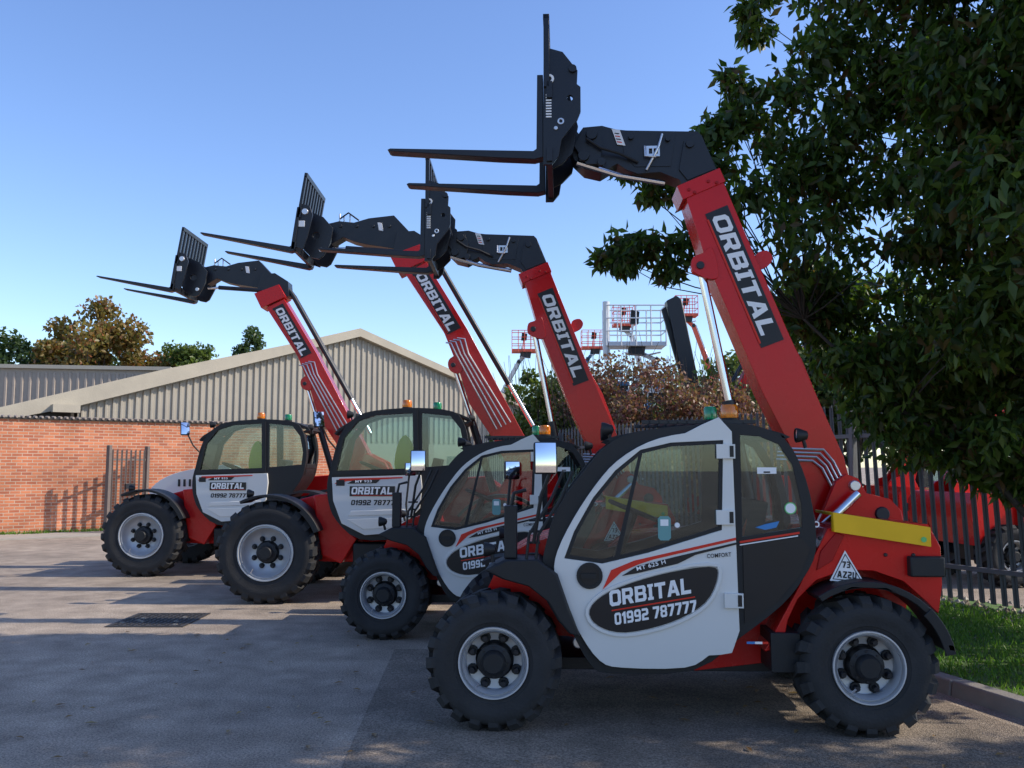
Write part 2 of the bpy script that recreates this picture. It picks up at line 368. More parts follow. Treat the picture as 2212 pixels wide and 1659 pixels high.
def steering(parent,x,y,z):
    s=MB(); s.tube([(x-.22,y,z-.55),(x,y,z)],.03,'black_plastic')
    c=Vector((x,y,z)); ax=Vector((.22,0,.55)).normalized(); a=ax.orthogonal().normalized(); b=ax.cross(a)
    s.tube([c+.18*(math.cos(t*math.pi/10)*a+math.sin(t*math.pi/10)*b) for t in range(21)],.014,'black_plastic',cap=False)
    for t in range(3): s.tube([c,c+.18*(math.cos(t*2.09)*a+math.sin(t*2.09)*b)],.01,'black_plastic')
    s.obj('steering_wheel',parent)
def mirror(parent,x,y,z,w,h,arm,tilt=.1,yaw=0.):
    m=MB(); m.box(-w/2,w/2,0,.045,-h/2,h/2,'black_plastic')
    o=m.obj('mirror',parent,(x,y,z),bevel=.014); o.rotation_euler=(-tilt,0,yaw)
    g=MB(); n=8; vs=[];fs=[]
    for j in range(n+1):
        for i in range(n+1):
            a=-1+2*i/n; b=-1+2*j/n; vs.append((a*w*.44,-.003-.010*(1-.3*a*a-.7*b*b),b*h*.46))
    for j in range(n):
        for i in range(n): q=j*(n+1)+i; fs.append((q,q+1,q+n+2,q+n+1))
    g.add(vs,fs,'mirror_glass'); g.obj('mirror_glass',o)
    a=MB(); a.tube(arm,.012,'black_plastic'); a.obj('mirror_arm',parent)
    return o
def beacon(parent,x,y,z,mat,s=1.):
    b=MB(); b.lathe([(0,.0),(.05*s,.0),(.05*s,.025),(.042*s,.03)],x,z,16,'black_plastic',cy=y,axis='z')
    b.lathe([(.045*s,.03),(.047*s,.05),(.046*s,.10),(.038*s,.118),(.0,.122)],x,z,18,mat,cy=y,axis='z')
    b.lathe([(.048*s,.06),(.048*s,.066)],x,z,18,mat,cy=y,axis='z')
    b.lathe([(0,.03),(.018,.03),(.018,.09),(0,.095)],x,z,10,'chrome',cy=y,axis='z')
    return b.obj('beacon',parent)
def lamp(parent,x,y,z,r=.045):
    b=MB(); b.lathe([(0,.07),(r*.6,.06),(r,.01),(r*1.05,-.01),(r*.95,-.012)],x,z,16,'black_plastic',cy=y,axis='x' )
    b.lathe([(0,-.006),(r*.94,-.006)],x,z,16,'chrome',cy=y,axis='x'); b.tube([(x+.03,y,z),(x+.05,y,z-r*1.8)],.012,'black_plastic')
    return b.obj('headlight',parent)

# ------------------------------------------------------------------ telehandler, compact type
def telehandler_compact(loc,rotz,label,group):
    T=empty('telehandler',loc,rotz,label,'telehandler',group)
    for x in (0,2.28):
        wheel(T,x,0.02,.418,.425,.31,.218,.105)
        wheel(T,x,1.80,.418,.425,.31,.218,.105,flip=True)
    c=MB()
    c.prism([(.02,.55),(-.12,.7),(.02,1.0),(.18,1.10),(.4,1.17),(.6,.5),(.72,.34),(1.3,.30),(1.78,.36),(1.9,.5),(1.9,.85),(.9,.85)],.42,1.40,'red_paint')
    c.prism([(.36,.80),(.46,.60),(.62,.40),(.62,.85)],.18,.42,'red_paint')
    c.prism([(1.69,.48),(1.80,.50),(1.84,.68),(1.90,.80),(2.02,.92),(2.2,.985),(2.38,.98),(2.55,.92),(2.68,.80),(2.76,.72),(2.79,.9),(2.79,1.13),(2.72,1.27),(2.3,1.30),(2.10,1.24),(1.9,.86)],.16,.62,'red_paint')
    c.prism([(1.9,.5),(2.7,.55),(2.79,.9),(2.79,1.13),(2.72,1.27),(2.0,1.24),(1.85,.8)],.62,1.64,'red_paint')
    for ya in (.62,1.12):
        c.prism([(2.15,1.2),(2.30,1.53),(2.37,1.58),(2.45,1.55),(2.50,1.45),(2.66,1.41),(2.73,1.33),(2.76,1.15)],ya,ya+.06,'red_paint')
    c.lathe([(0,-.03),(.035,-.03),(.04,0)],2.42,1.50,14,'pipe_silver',cy=.62); c.lathe([(0,-.02),(.045,-.02),(.05,0)],2.60,1.31,14,'black_steel',cy=.62)
    c.prism([(2.02,.98),(2.12,1.04),(2.2,1.2),(2.15,1.22),(2.05,1.1)],.150,.159,'red_dull')
    for px,pz in ((2.45,1.08),(2.72,1.05),(2.05,1.18),(2.62,1.08)): c.lathe([(0,-.010),(.012,-.010),(.013,0)],px,pz,8,'black_steel',cy=.159)
    for x in (0,2.28): c.tube([(x,.3,.42),(x,1.5,.42)],.075,'black_steel',12); c.box(x-.12,x+.12,.7,1.1,.3,.55,'black_steel')
    c.box(.25,2.05,.5,1.3,.28,.36,'black_steel')
    c.box(1.72,1.9,.12,.5,.36,.6,'black_plastic')
    c.lathe([(0,-.02),(.035,-.02),(.04,0)],.53,.52,12,'pipe_silver',cy=.18)
    c.obj('chassis',T,bevel=.012)
    e=MB(); e.prism([(.75,.5),(.8,1.0),(.95,1.12),(2.0,1.2),(2.1,1.1),(2.1,.5)],1.30,1.74,'red_paint')
    for i in range(7): e.box(1.0+i*.12,1.06+i*.12,1.295,1.30,.9,1.05,'black_plastic')
    for i in range(7): e.box(1.0+i*.12,1.06+i*.12,1.74,1.745,.9,1.05,'black_plastic')
    e.obj('engine_cover',T,bevel=.03)
    f=MB(); f.prism(arc(2.28,.42,.475,.515,12,125),.0,.30,'black_plastic')
    f.prism(arc(2.28,.42,.45,.515,10,44),-.01,.0,'black_plastic'); f.obj('fender',T,bevel=.006)
    f=MB(); f.prism([(-.06,.985),(.06,1.045),(.28,1.05),(.40,.96),(.47,.76),(.54,.58),(.47,.60),(.40,.68),(.33,.80),(.22,.885),(.05,.93)],.02,.44,'black_plastic'); f.obj('fender',T,bevel=.012)
    f=MB(); f.prism(arc(0,.42,.475,.505,40,115),1.5,1.8,'black_plastic'); f.obj('fender',T)
    y=MB(); y.prism([(2.12,1.345),(2.71,1.255),(2.71,1.135),(2.12,1.225)],.10,.15,'yellow_paint'); y.prism([(2.12,1.345),(2.71,1.255),(2.71,1.235),(2.12,1.325)],.15,.5,'yellow_paint')
    g=y.obj('side_guard',T,bevel=.004)
    d=MB(); d.prism(disc(2.665,1.18,.017),.096,.0985,'decal_green'); d.obj('sticker',g)
    tl=MB(); tl.box(2.58,2.79,.10,.2,.95,1.075,'black_plastic'); tl.obj('tail_light',T,bevel=.01)
    s=MB(); tri=[(2.20,1.095),(2.11,.925),(2.305,.91)]
    s.prism(inset(tri,-.006),.150,.1535,'decal_white'); s.plate(inset(tri,.004),[inset(tri,.009)],.1485,.150,'decal_black')
    sg=s.obj('number_plate',T); block('73',.048,.040,2.180,1.000,-.04,.147,'decal_black',sg,0,.2); block('AZ2U',.118,.042,2.145,.940,-.08,.147,'decal_black',sg,0,.22)
    s=MB(); s.plate(disc(2.02,1.27,.02),[disc(2.02,1.27,.012)],.118,.122,'decal_white'); s.obj('sticker',T)
    # cab
    O=[(.31,1.07),(.40,1.36),(.585,1.62),(.75,1.79),(.98,1.865),(1.44,1.905),(1.67,1.885),(1.84,1.80),(1.94,1.62),(2.00,1.37),(2.01,1.11),(1.93,.94),(1.79,.77),(1.53,.57),(1.24,.37),(.73,.345),(.60,.40),(.49,.59),(.35,.84),(.31,.96)]
    Os=smooth(O,3)
    Wd=[(1.44,1.79),(1.12,1.775),(.93,1.73),(.77,1.60),(.63,1.43),(.51,1.22),(.45,1.06),(.68,1.03),(.97,1.10),(1.42,1.24)]
    Wr=[(1.56,1.83),(1.68,1.82),(1.80,1.77),(1.88,1.64),(1.93,1.39),(1.93,1.25),(1.56,1.19)]
    cb=MB(); cb.plate(Os,[Wd,Wr],.11,.16,'black_plastic'); cb.plate(Os,[Wd,Wr],.86,.91,'black_plastic')
    roof=[p for p in smooth([(.75,1.79),(.98,1.865),(1.44,1.905),(1.67,1.885),(1.84,1.80)],4)[:17]]
    strip(cb,roof,.16,.86,.035,'black_plastic')
    strip(cb,Os[-22:-1]+[Os[0]],.16,.86,.03,'black_plastic')
    strip(cb,Os[24:36],.16,.3,.05,'black_plastic'); strip(cb,Os[24:36],.72,.86,.05,'black_plastic')
    for xx in [1.0+.06*k for k in range(11)]: cb.box(xx-.006,xx+.006,.2,.82,1.905,1.925,'black_steel')
    cb.box(.95,1.68,.2,.22,1.905,1.93,'black_steel'); cb.box(.95,1.68,.8,.82,1.905,1.93,'black_steel')
    C=cb.obj('cab',T,bevel=.01)
    pane(Wr,.115,C); pane(Wr,.88,C); pane(Wd,.88,C); spane([(.34,1.12),(.40,1.34),(.58,1.60),(.75,1.77)],.17,.85,C)
    pn=MB(); pn.prism(smooth([(1.56,1.14),(1.92,1.19),(1.975,1.12),(1.90,.95),(1.77,.80),(1.56,.66)],1),.103,.108,'decal_black'); pn.obj('side_panel',C)
    pn=MB(); pn.prism([(1.54,1.165),(1.91,1.225),(1.91,1.212),(1.54,1.152)],.099,.1025,'decal_red'); pn.obj('stripe',C)
    pn=MB(); pn.prism([(1.54,1.145),(1.90,1.203),(1.90,1.196),(1.54,1.138)],.099,.1025,'decal_white'); pn.obj('stripe',C)
    pn=MB(); pn.box(1.66,1.78,.107,.109,1.585,1.625,'decal_white'); pn.box(1.70,1.74,.1055,.107,1.59,1.60,'decal_black'); pn.obj('sticker',C)
    pn=MB(); pn.prism(disc(1.86,1.37,.031),.105,.1075,'decal_white'); pn.plate(disc(1.86,1.37,.038),[disc(1.86,1.37,.031)],.105,.1075,'decal_green'); pn.obj('sticker',C)
    pn=MB(); pn.prism([(1.64,1.25),(1.70,1.27),(1.79,1.29),(1.77,1.25),(1.70,1.235)],.107,.1085,'decal_blue'); pn.obj('sticker',C)
    pn=MB(); pn.box(1.57,1.62,.106,.109,.535,.549,'decal_blue'); pn.box(1.62,1.665,.106,.109,.535,.549,'decal_white'); pn.box(1.665,1.70,.106,.109,.535,.549,'decal_red'); pn.obj('sticker',C)
    seat(C,1.35,.28,.78); steering(C,.92,.5,1.33)
    D=[(1.50,1.85),(1.21,1.84),(.98,1.785),(.78,1.665),(.64,1.51),(.50,1.30),(.40,1.10),(.38,.96),(.43,.81),(.54,.59),(.66,.43),(.80,.39),(1.18,.395),(1.33,.47),(1.52,.62)]
    Ds=smooth(D,3)[:-1]
    Ds=[p for p in Ds if p[0]<=1.525]
    dr=MB(); dr.plate(Ds,[inset(Wd,-.006)],.066,.108,'door_white')
    bd=smooth([(.60,.74),(.72,.85),(1.02,.955),(1.34,1.01),(1.39,.95),(1.31,.79),(1.10,.67),(.82,.605),(.65,.645)],4)
    dr.plate(inset(bd,-.026),[inset(bd,-.006)],.054,.066,'door_white')
    for (hx,hz) in ((1.46,1.72),(1.45,1.31),(1.49,.80)): dr.box(hx-.06,hx+.055,.045,.07,hz-.04,hz+.05,'door_white'); dr.box(hx+.02,hx+.045,.042,.045,hz-.03,hz+.04,'decal_black')
    DR=dr.obj('door',T,bevel=.009)
    b=MB(); b.prism(bd,.058,.0655,'decal_black'); b.obj('badge',DR)
    b=MB(); b.prism([(.735,.742),(1.25,.830),(1.25,.822),(.735,.734)],.0545,.0575,'decal_red'); b.obj('stripe',DR)
    block('ORBITAL',.52,.096,.725,.762,.17,.054,'decal_white',DR); block('01992 787777',.52,.072,.755,.650,.17,.054,'decal_white',DR)
    b=MB(); b.prism([(.68,.865),(.735,.985),(.88,1.045),(1.51,1.19),(1.51,1.174),(1.0,1.053),(.90,1.020),(.80,.975)],.062,.0655,'decal_red'); b.obj('stripe',DR)
    b=MB(); b.prism([(.80,.950),(.90,1.012),(1.15,1.074),(1.51,1.160),(1.51,1.147),(1.26,1.083),(1.15,1.028),(.90,.968)],.060,.0615,'decal_black'); b.obj('stripe',DR)
    text('MT 625 H',.185,.026,.895,.983,.25,.052,'decal_white','lettering',DR,.015); text('COMFORT',.15,.026,1.33,1.062,.08,.0605,'decal_black','lettering',DR,.01)
    pane(inset(Wd,-.004),.080,DR)
    g=MB(); g.plate(inset(Wd,-.004),[inset(Wd,.018)],.072,.079,'black_plastic'); g.prism([(.925,1.74),(.945,1.74),(.785,1.045),(.755,1.045)],.0715,.0785,'black_plastic'); g.obj('window_frame',DR,smooth=False)
    g=MB(); g.prism(chm(1.03,1.17,1.11,1.32,.015),.068,.071,'decal_teal'); g.box(1.045,1.095,.066,.068,1.26,1.30,'decal_white'); g.obj('sticker',DR)
    g=MB(); g.lathe([(0,-.01),(.016,-.01),(.016,.01)],1.15,1.265,12,'decal_white',cy=.075); g.obj('lock',DR)
    h=MB(); h.plate(disc(.60,.95,.082,24),[disc(.60,.95,.062,24)],.056,.066,'black_plastic'); h.prism(disc(.60,.95,.062,24),.062,.066,'decal_black'); h.box(.545,.64,.045,.06,.935,.965,'black_plastic'); h.obj('handle',DR)
    mirror(T,.33,-.06,1.685,.145,.20,[(.36,-.03,1.60),(.30,0,1.45),(.25,.08,1.15)],.08,.15)
    mirror(T,.02,1.76,1.60,.13,.15,[(.0,1.79,1.53),(-.03,1.78,1.2),(.0,1.7,.98)],.02,.3)
    mb=MB()
    for dx in (0,.06): mb.tube([(.20+dx,.10,1.02),(.22+dx,.10,1.2),(.36+dx,.12,1.42),(.44+dx,.14,1.6)],.010,'black_plastic')
    for k in range(4): mb.tube([(.22,.10,1.08+k*.07),(.28+.01*k,.10,1.08+k*.07)],.008,'black_plastic')
    mb.obj('grab_rail',T)
    mb=MB(); mb.box(.06,.14,.12,.22,1.05,1.38,'black_plastic'); mb.tube([(.10,.17,1.36),(.12,.17,1.46),(.2,.17,1.48)],.013,'black_plastic'); mb.obj('light_bracket',T,bevel=.02)
    beacon(T,1.54,.35,1.92,'amber_lens',1.25); beacon(T,1.46,.62,1.925,'green_lens',1.0)
    for (x,yy,z) in ((.70,.2,1.87),(.72,.8,1.86),(1.94,.2,1.83),(-.06,.16,1.10),(-.06,1.55,1.10)): lamp(T,x,yy,z)
    # boom
    b=MB(); y0,y1=.76,1.05
    b.prism([(1.335,3.60),(1.60,3.72),(1.80,3.20),(2.02,2.64),(2.24,2.10),(2.40,1.70),(2.49,1.3),(2.2,1.25),(2.06,1.72),(1.85,2.16),(1.62,2.75),(1.48,3.1)],y0,y1,'red_paint')
    b.prism([(1.275,3.66),(1.585,3.79),(1.625,3.69),(1.315,3.56)],y0-.014,y1+.014,'red_paint')
    b.prism(smooth([(1.45,3.16),(1.38,3.13),(1.37,3.04),(1.42,3.0),(1.50,2.97),(1.56,3.0),(1.52,3.2)],3),y0-.02,y0+.04,'red_paint')
    b.prism(smooth([(1.84,3.16),(1.92,3.19),(1.96,3.14),(1.93,3.08),(1.84,3.05)],3),y0+.05,y0+.09,'red_paint')
    b.prism([(2.04,2.62),(2.16,2.40),(2.30,2.02),(2.2,2.0),(2.0,2.5)],y0+.1,y1-.04,'red_paint')
    b.lathe([(0,-.035),(.028,-.035),(.03,0)],1.43,3.07,14,'black_steel',cy=y0)
    for px,pz in ((1.36,3.63),(1.50,3.69),(1.56,3.68),(1.40,3.61)): b.lathe([(0,-.010),(.012,-.010),(.013,0)],px,pz,8,'red_dull',cy=y0-.014)
    BM=b.obj('boom',T,bevel=.010)
    l=MB(); l.prism([(1.475,3.45),(1.635,3.515),(2.01,2.53),(1.85,2.47)],y0-.006,y0-.003,'decal_black'); l.obj('label_panel',BM)
    l=MB(); l.prism([(1.487,3.405),(1.499,3.41),(1.849,2.505),(1.837,2.50)],y0-.010,y0-.0065,'decal_red'); l.obj('stripe',BM)
    ang=math.atan2(2.47-3.45,1.85-1.475)
    block('ORBITAL',.95,.118,1.517,3.425,ang,y0-.011,'decal_white',BM)
    p=MB()
    for k in range(4):
        o=k*.026; p.tube([(1.93+o*.2,y0-.02,1.68+o),(2.18+o,y0-.02,1.67+o),(2.24+o,y0-.03,1.62+o*.6),(2.33+o,y0-.02,1.44+o*.5),(2.30+o,y0-.02,1.36)],.009,'pipe_silver',6)
    p.obj('hydraulic_pipe',T)
    cy=MB(); cy.tube([(1.44,.80,3.07),(1.64,.80,2.0)],.030,'chrome',14); cy.tube([(1.62,.80,2.1),(1.78,.80,1.25)],.045,'black_steel',14); cy.obj('lift_cylinder',T)
    cy=MB(); cy.tube([(2.42,.55,1.45),(2.13,.5,1.19)],.03,'chrome',12); cy.obj('tilt_cylinder',T)
    h=MB(); h.prism([(.60,4.14),(.74,4.15),(.84,4.12),(.92,4.11),(1.44,4.09),(1.47,4.06),(1.575,3.80),(1.33,3.68),(1.30,3.73),(1.16,3.79),(1.0,3.78),(.92,3.81),(.85,3.86),(.78,3.82),(.73,3.79),(.61,3.82),(.53,3.90),(.50,4.0)],.81,1.01,'black_steel')
    h.prism([(1.34,4.02),(1.44,4.08),(1.47,4.05),(1.56,3.80),(1.36,3.72),(1.30,3.80)],.795,1.025,'black_steel')
    h.prism([(.88,4.09),(1.28,4.07),(1.24,3.83),(.98,3.83),(.90,3.92)],.803,.81,'black_steel')
    for ya in (.75,1.02): h.prism([(.53,3.98),(.60,4.10),(.70,4.11),(.74,4.0),(.72,3.84),(.62,3.84)],ya,ya+.05,'black_steel')
    for (px,pz,pr) in ((.66,4.06,.04),(.60,3.90,.04),(.73,3.85,.03),(1.38,3.99,.03),(.95,4.05,.018),(1.22,4.03,.018)): h.lathe([(0,-.025),(pr,-.025),(pr*1.1,0)],px,pz,14,'black_steel',cy=.75 if px<.9 else .80)
    h.prism([(.81,4.12),(.87,4.11),(.91,3.99),(.85,4.0)],.798,.802,'decal_white')
    for k in range(4): h.prism([(.83+.006*k,4.09-.022*k),(.865+.006*k,4.085-.022*k),(.867+.006*k,4.077-.022*k),(.832+.006*k,4.082-.022*k)],.796,.7975,'decal_red' if k%2 else 'decal_black')
    h.tube([(1.18,.79,4.07),(1.15,.78,3.97),(1.11,.78,3.89),(1.06,.79,3.80)],.010,'pipe_silver'); h.tube([(1.05,.79,3.98),(1.05,.77,3.90),(1.13,.77,3.89)],.008,'pipe_silver'); h.plate(rc(1.06,3.90,1.16,3.98),[rc(1.08,3.92,1.105,3.96),rc(1.115,3.92,1.145,3.96)],.785,.80,'pipe_silver')
    h.tube([(.62,.72,4.02),(.72,.72,3.95),(.86,.76,3.92),(1.0,.79,3.86)],.012,'black_plastic'); h.tube([(.55,.78,3.86),(.85,.84,3.78),(1.2,.86,3.72)],.022,'chrome')
    h.obj('boom_head',T,bevel=.008)
    c=MB()
    prof=[(.315,4.60),(.31,3.74),(.37,3.74),(.42,3.80),(.44,3.92),(.55,4.06),(.575,4.12),(.575,4.30),(.55,4.32),(.555,4.42),(.45,4.56),(.37,4.585)]
    for ya in (.46,1.33): c.plate(prof,[disc(.50,4.22,.022,10)],ya,ya+.03,'black_steel')
    for ya in (.68,1.12): c.prism([(.36,3.78),(.44,3.82),(.52,3.9),(.56,4.1),(.50,4.34),(.36,4.48)],ya,ya+.03,'black_steel')
    c.box(.335,.375,.44,1.38,4.22,4.34,'black_steel'); c.box(.335,.375,.44,1.38,3.76,3.86,'black_steel'); c.box(.34,.36,.68,1.15,3.8,4.4,'black_steel')
    for ya in (.44,.62,.80,.98,1.16,1.34): c.box(.315,.355,ya,ya+.035,4.30,4.83,'black_steel')
    c.box(.312,.357,.44,1.38,4.80,4.835,'black_steel')
    c.plate(disc(.355,4.36,.034),[disc(.355,4.36,.017)],.448,.46,'decal_white'); c.lathe([(0,-.02),(.028,-.02),(.03,0)],.52,4.43,12,'black_steel',cy=.46)
    for k in range(9): c.box(.330,.370,.456,.459,4.08+k*.020,4.091+k*.020,'decal_white')
    c.plate(disc(.435,4.05,.024),[disc(.435,4.05,.012)],.452,.459,'pipe_silver'); c.lathe([(0,-.012),(.014,-.012),(.015,0)],.40,4.0,8,'pipe_silver',cy=.46)
    CR=c.obj('fork_carriage',T,bevel=.006)
    for ya in (.47,1.24):
        f=MB(); f.prism([(.31,4.40),(.268,4.40),(.262,3.86),(.24,3.845),(-.78,3.885),(-.80,3.875),(-.78,3.865),(.0,3.80),(.25,3.785),(.31,3.80)],ya,ya+.11,'black_steel'); f.obj('fork',CR,bevel=.004)
    return T

# ------------------------------------------------------------------ telehandler, large type
def telehandler_large(loc,rotz,label,group):
    T=empty('telehandler',loc,rotz,label,'telehandler',group)
    for x in (0,2.81):
        wheel(T,x,.02,.605,.61,.40,.335,.12,nl=22); wheel(T,x,2.28,.605,.61,.40,.335,.12,flip=True,nl=22)
    c=MB()
    c.prism([(-.25,.5),(-.4,.75),(-.3,1.0),(.2,1.2),(.5,1.28),(.75,1.28),(1.1,.72),(2.2,.72),(2.4,1.0),(3.5,1.3),(3.8,1.2),(3.85,.8),(3.6,.55),(2.2,.45),(.7,.45)],.5,1.8,'red_paint')
    c.prism([(.50,1.28),(.72,1.30),(.76,1.10),(.90,.90),(1.05,.76),(.86,.45),(.62,.55),(.55,.9)],.26,.5,'red_paint')
    for ya in (.9,1.4): c.prism([(2.7,1.2),(3.0,1.75),(3.2,1.85),(3.5,1.7),(3.75,1.2)],ya,ya+.06,'red_paint')
    for x in (0,2.81): c.tube([(x,.3,.605),(x,2,.605)],.09,'black_steel',12)
    c.box(1.0,1.9,.25,.6,.42,.70,'black_plastic')
    c.obj('chassis',T,bevel=.02)
    e=MB(); e.prism([(.9,.6),(.95,1.25),(1.2,1.4),(2.6,1.5),(2.9,1.3),(2.9,.6)],1.65,2.25,'red_dull'); e.obj('engine_cover',T,bevel=.04)
    f=MB(); f.prism(arc(0,.605,.655,.69,22,118),.0,.42,'black_plastic'); f.prism(arc(0,.605,.62,.69,22,50),-.01,0,'black_plastic'); f.obj('fender',T,bevel=.008)
    f=MB(); f.prism(arc(0,.605,.655,.69,22,118),1.86,2.28,'black_plastic'); f.obj('fender',T)
    f=MB(); f.prism(arc(2.81,.605,.655,.69,30,140),.0,.42,'black_plastic'); f.obj('fender',T)
    O=[(.70,1.42),(.74,1.62),(.84,2.0),(1.02,2.22),(1.26,2.31),(1.77,2.345),(2.22,2.30),(2.36,2.14),(2.41,1.90),(2.40,1.67),(2.32,1.40),(1.95,.95),(1.6,.775),(1.1,.76),(.82,.98),(.72,1.2)]
    Os=smooth(O,3)
    Wf=[(.80,1.57),(.89,1.98),(1.06,2.19),(1.28,2.265),(1.74,2.29),(1.76,1.60)]
    Wr=[(1.85,1.62),(1.84,2.28),(2.19,2.245),(2.31,2.09),(2.36,1.85),(2.34,1.66)]
    b=MB(); b.plate(Os,[Wf,Wr],.12,.17,'black_plastic'); b.plate(Os,[Wf,Wr],.92,.97,'black_plastic')
    strip(b,smooth([(.84,2.0),(1.02,2.22),(1.26,2.31),(1.77,2.345),(2.22,2.30),(2.36,2.14)],4)[1:21],.17,.92,.03,'black_plastic')
    strip(b,Os[-21:]+[Os[0]],.17,.92,.03,'black_plastic')
    strip(b,Os[21:30],.17,.25,.05,'black_plastic'); strip(b,Os[21:30],.84,.92,.05,'black_plastic'); strip(b,[(2.40,1.62),(2.32,1.40),(2.0,1.0)],.17,.92,.04,'black_plastic')
    C=b.obj('cab',T,bevel=.012)
    pane(Wf,.135,C); pane(Wr,.135,C); pane(Wf,.94,C); pane(Wr,.94,C)
    spane([(.73,1.5),(.84,1.97),(.93,2.1)],.18,.91,C); spane([(2.35,2.12),(2.40,1.9),(2.39,1.65)],.26,.83,C)
    seat(C,1.65,.3,1.1); steering(C,1.2,.52,1.62)
    v=MB(); v.prism(smooth([(1.50,1.58),(1.70,1.54),(1.72,1.84),(1.62,2.02),(1.52,1.88)],3),.30,.40,'hi_vis'); v.obj('hanging_vest',C)
    D=[(.765,1.50),(1.84,1.53),(1.855,1.39),(1.83,1.13),(1.55,.84),(1.17,.81),(.89,.95),(.785,1.22)]
    dr=MB(); dr.prism(D,.075,.118,'door_white')
    dr.prism([(.95,1.0),(1.7,1.02),(1.5,.90),(1.15,.88)],.066,.075,'door_white'); dr.prism([(1.0,1.10),(1.75,1.12),(1.74,1.06),(.97,1.04)],.066,.075,'door_white')
    DR=dr.obj('door',T,bevel=.014)
    f=MB(); f.plate([(.76,1.53),(.87,2.0),(1.05,2.2),(1.27,2.28),(1.79,2.31),(1.81,1.55)],[inset(Wf,.01)],.095,.12,'black_plastic'); f.obj('door_frame',DR)
    p=MB(); p.box(.985,1.53,.062,.0655,1.275,1.395,'decal_black'); p.obj('label_panel',DR)
    p=MB(); p.prism([(.80,1.42),(.86,1.485),(1.62,1.505),(1.62,1.49),(.95,1.455)],.071,.0745,'decal_red'); p.obj('stripe',DR)
    p=MB(); p.prism([(.95,1.425),(1.02,1.465),(1.35,1.475),(1.30,1.43)],.068,.0705,'decal_black'); p.obj('stripe',DR)
    p=MB(); p.box(1.02,1.51,.058,.0615,1.283,1.289,'decal_red'); p.obj('stripe',DR)
    p=MB(); p.box(.82,.92,.068,.0735,1.40,1.47,'black_plastic'); p.obj('handle',DR)
    block('ORBITAL',.50,.088,1.005,1.297,0,.057,'decal_white',DR); block('01992 787777',.58,.062,1.00,1.168,0,.071,'decal_black',DR)
    text('MT 933',.20,.030,1.05,1.436,.02,.066,'decal_white','lettering',DR,.03)
    mirror(T,.62,-.02,2.20,.13,.2,[(.66,.0,2.1),(.72,.05,1.95),(.80,.1,1.85)],.3,.5)
    beacon(T,1.62,.45,2.345,'amber_lens',1.3); beacon(T,1.98,.7,2.335,'green_lens',1.2)
    for (x,yy,z) in ((.92,.25,2.27),(.92,.85,2.27),(-.3,.3,1.3),(2.42,.25,2.22)): lamp(T,x,yy,z,.05)
    b=MB(); y0,y1=1.0,1.34
    b.prism([(1.50,4.22),(1.79,4.36),(2.34,3.46),(3.05,2.13),(3.40,1.5),(3.0,1.4),(2.72,1.95),(2.38,2.45),(2.22,2.95),(2.03,3.42)],y0,y1,'red_paint')
    b.prism([(1.30,4.45),(1.70,4.60),(1.82,4.40),(1.42,4.21)],y0-.02,y1+.02,'red_paint')
    b.prism(smooth([(2.12,3.06),(2.09,2.98),(2.12,2.90),(2.20,2.86),(2.28,2.9),(2.24,3.1)],3),y0-.02,y0+.05,'red_paint')
    b.lathe([(0,-.04),(.03,-.04),(.035,0)],2.16,2.97,12,'black_steel',cy=y0)
    BM=b.obj('boom',T,bevel=.012)
    l=MB(); l.prism([(1.60,4.20),(1.77,4.29),(2.26,3.47),(2.08,3.38)],y0-.006,y0-.003,'decal_black'); l.obj('label_panel',BM)
    l=MB(); l.prism([(1.62,4.165),(1.632,4.171),(2.092,3.405),(2.080,3.399)],y0-.010,y0-.0065,'decal_red'); l.obj('stripe',BM)
    block('ORBITAL',.90,.125,1.648,4.18,math.atan2(3.38-4.20,2.08-1.60),y0-.011,'decal_white',BM)
    p=MB()
    for k in range(4): p.tube([(2.06+.05*k,y0-.015,3.27+.02*k),(2.13+.06*k,y0-.015,3.26+.02*k),(2.20+.055*k,y0-.015,3.12),(2.74+.06*k,y0-.015,2.12+.03*k)],.011,'pipe_silver',6)
    p.obj('hydraulic_pipe',T)
    cy=MB(); cy.tube([(1.78,1.1,4.60),(1.90,1.1,4.45),(2.90,1.1,2.72)],.038,'black_steel',10); cy.tube([(2.80,1.1,2.90),(3.22,1.1,2.17)],.028,'chrome',12)
    cy.tube([(1.78,1.25,4.60),(1.90,1.25,4.45),(3.1,1.25,2.4)],.03,'black_steel',10); cy.obj('extension_cylinder',T)
    cy=MB(); cy.tube([(2.16,1.06,2.97),(2.45,1.06,2.1)],.030,'chrome',12); cy.tube([(2.4,1.06,2.25),(2.7,1.06,1.3)],.05,'black_steel',12); cy.obj('lift_cylinder',T)
    h=MB(); h.prism([(.43,4.90),(.60,4.94),(.80,4.92),(1.0,4.98),(1.34,5.02),(1.50,4.85),(1.62,4.72),(1.80,4.62),(1.82,4.45),(1.50,4.42),(1.35,4.56),(.97,4.62),(.80,4.66),(.66,4.72),(.50,4.62)],1.06,1.28,'black_steel')
    h.prism([(1.38,4.78),(1.62,4.80),(1.84,4.66),(1.86,4.42),(1.48,4.30),(1.34,4.52)],1.03,1.31,'black_steel')
    h.tube([(.7,1.04,4.56),(1.55,1.04,4.50)],.035,'black_steel'); h.tube([(.52,1.04,4.55),(.9,1.04,4.56)],.02,'chrome')
    for k in range(4): h.lathe([(0,-.02),(.022,-.02),(.024,0)],.62+.22*k,4.87,10,'black_steel',cy=1.06)
    for px,pz in ((.66,4.97),(.74,4.99),(.60,5.0)): h.tube([(px,1.1,4.9),(px,1.1,pz+.05)],.012,'pipe_silver')
    h.tube([(.6,1.1,4.98),(.72,1.08,5.06),(.86,1.1,4.96)],.012,'black_plastic'); h.prism([(1.12,4.92),(1.18,4.91),(1.20,4.80),(1.14,4.81)],1.052,1.058,'decal_white')
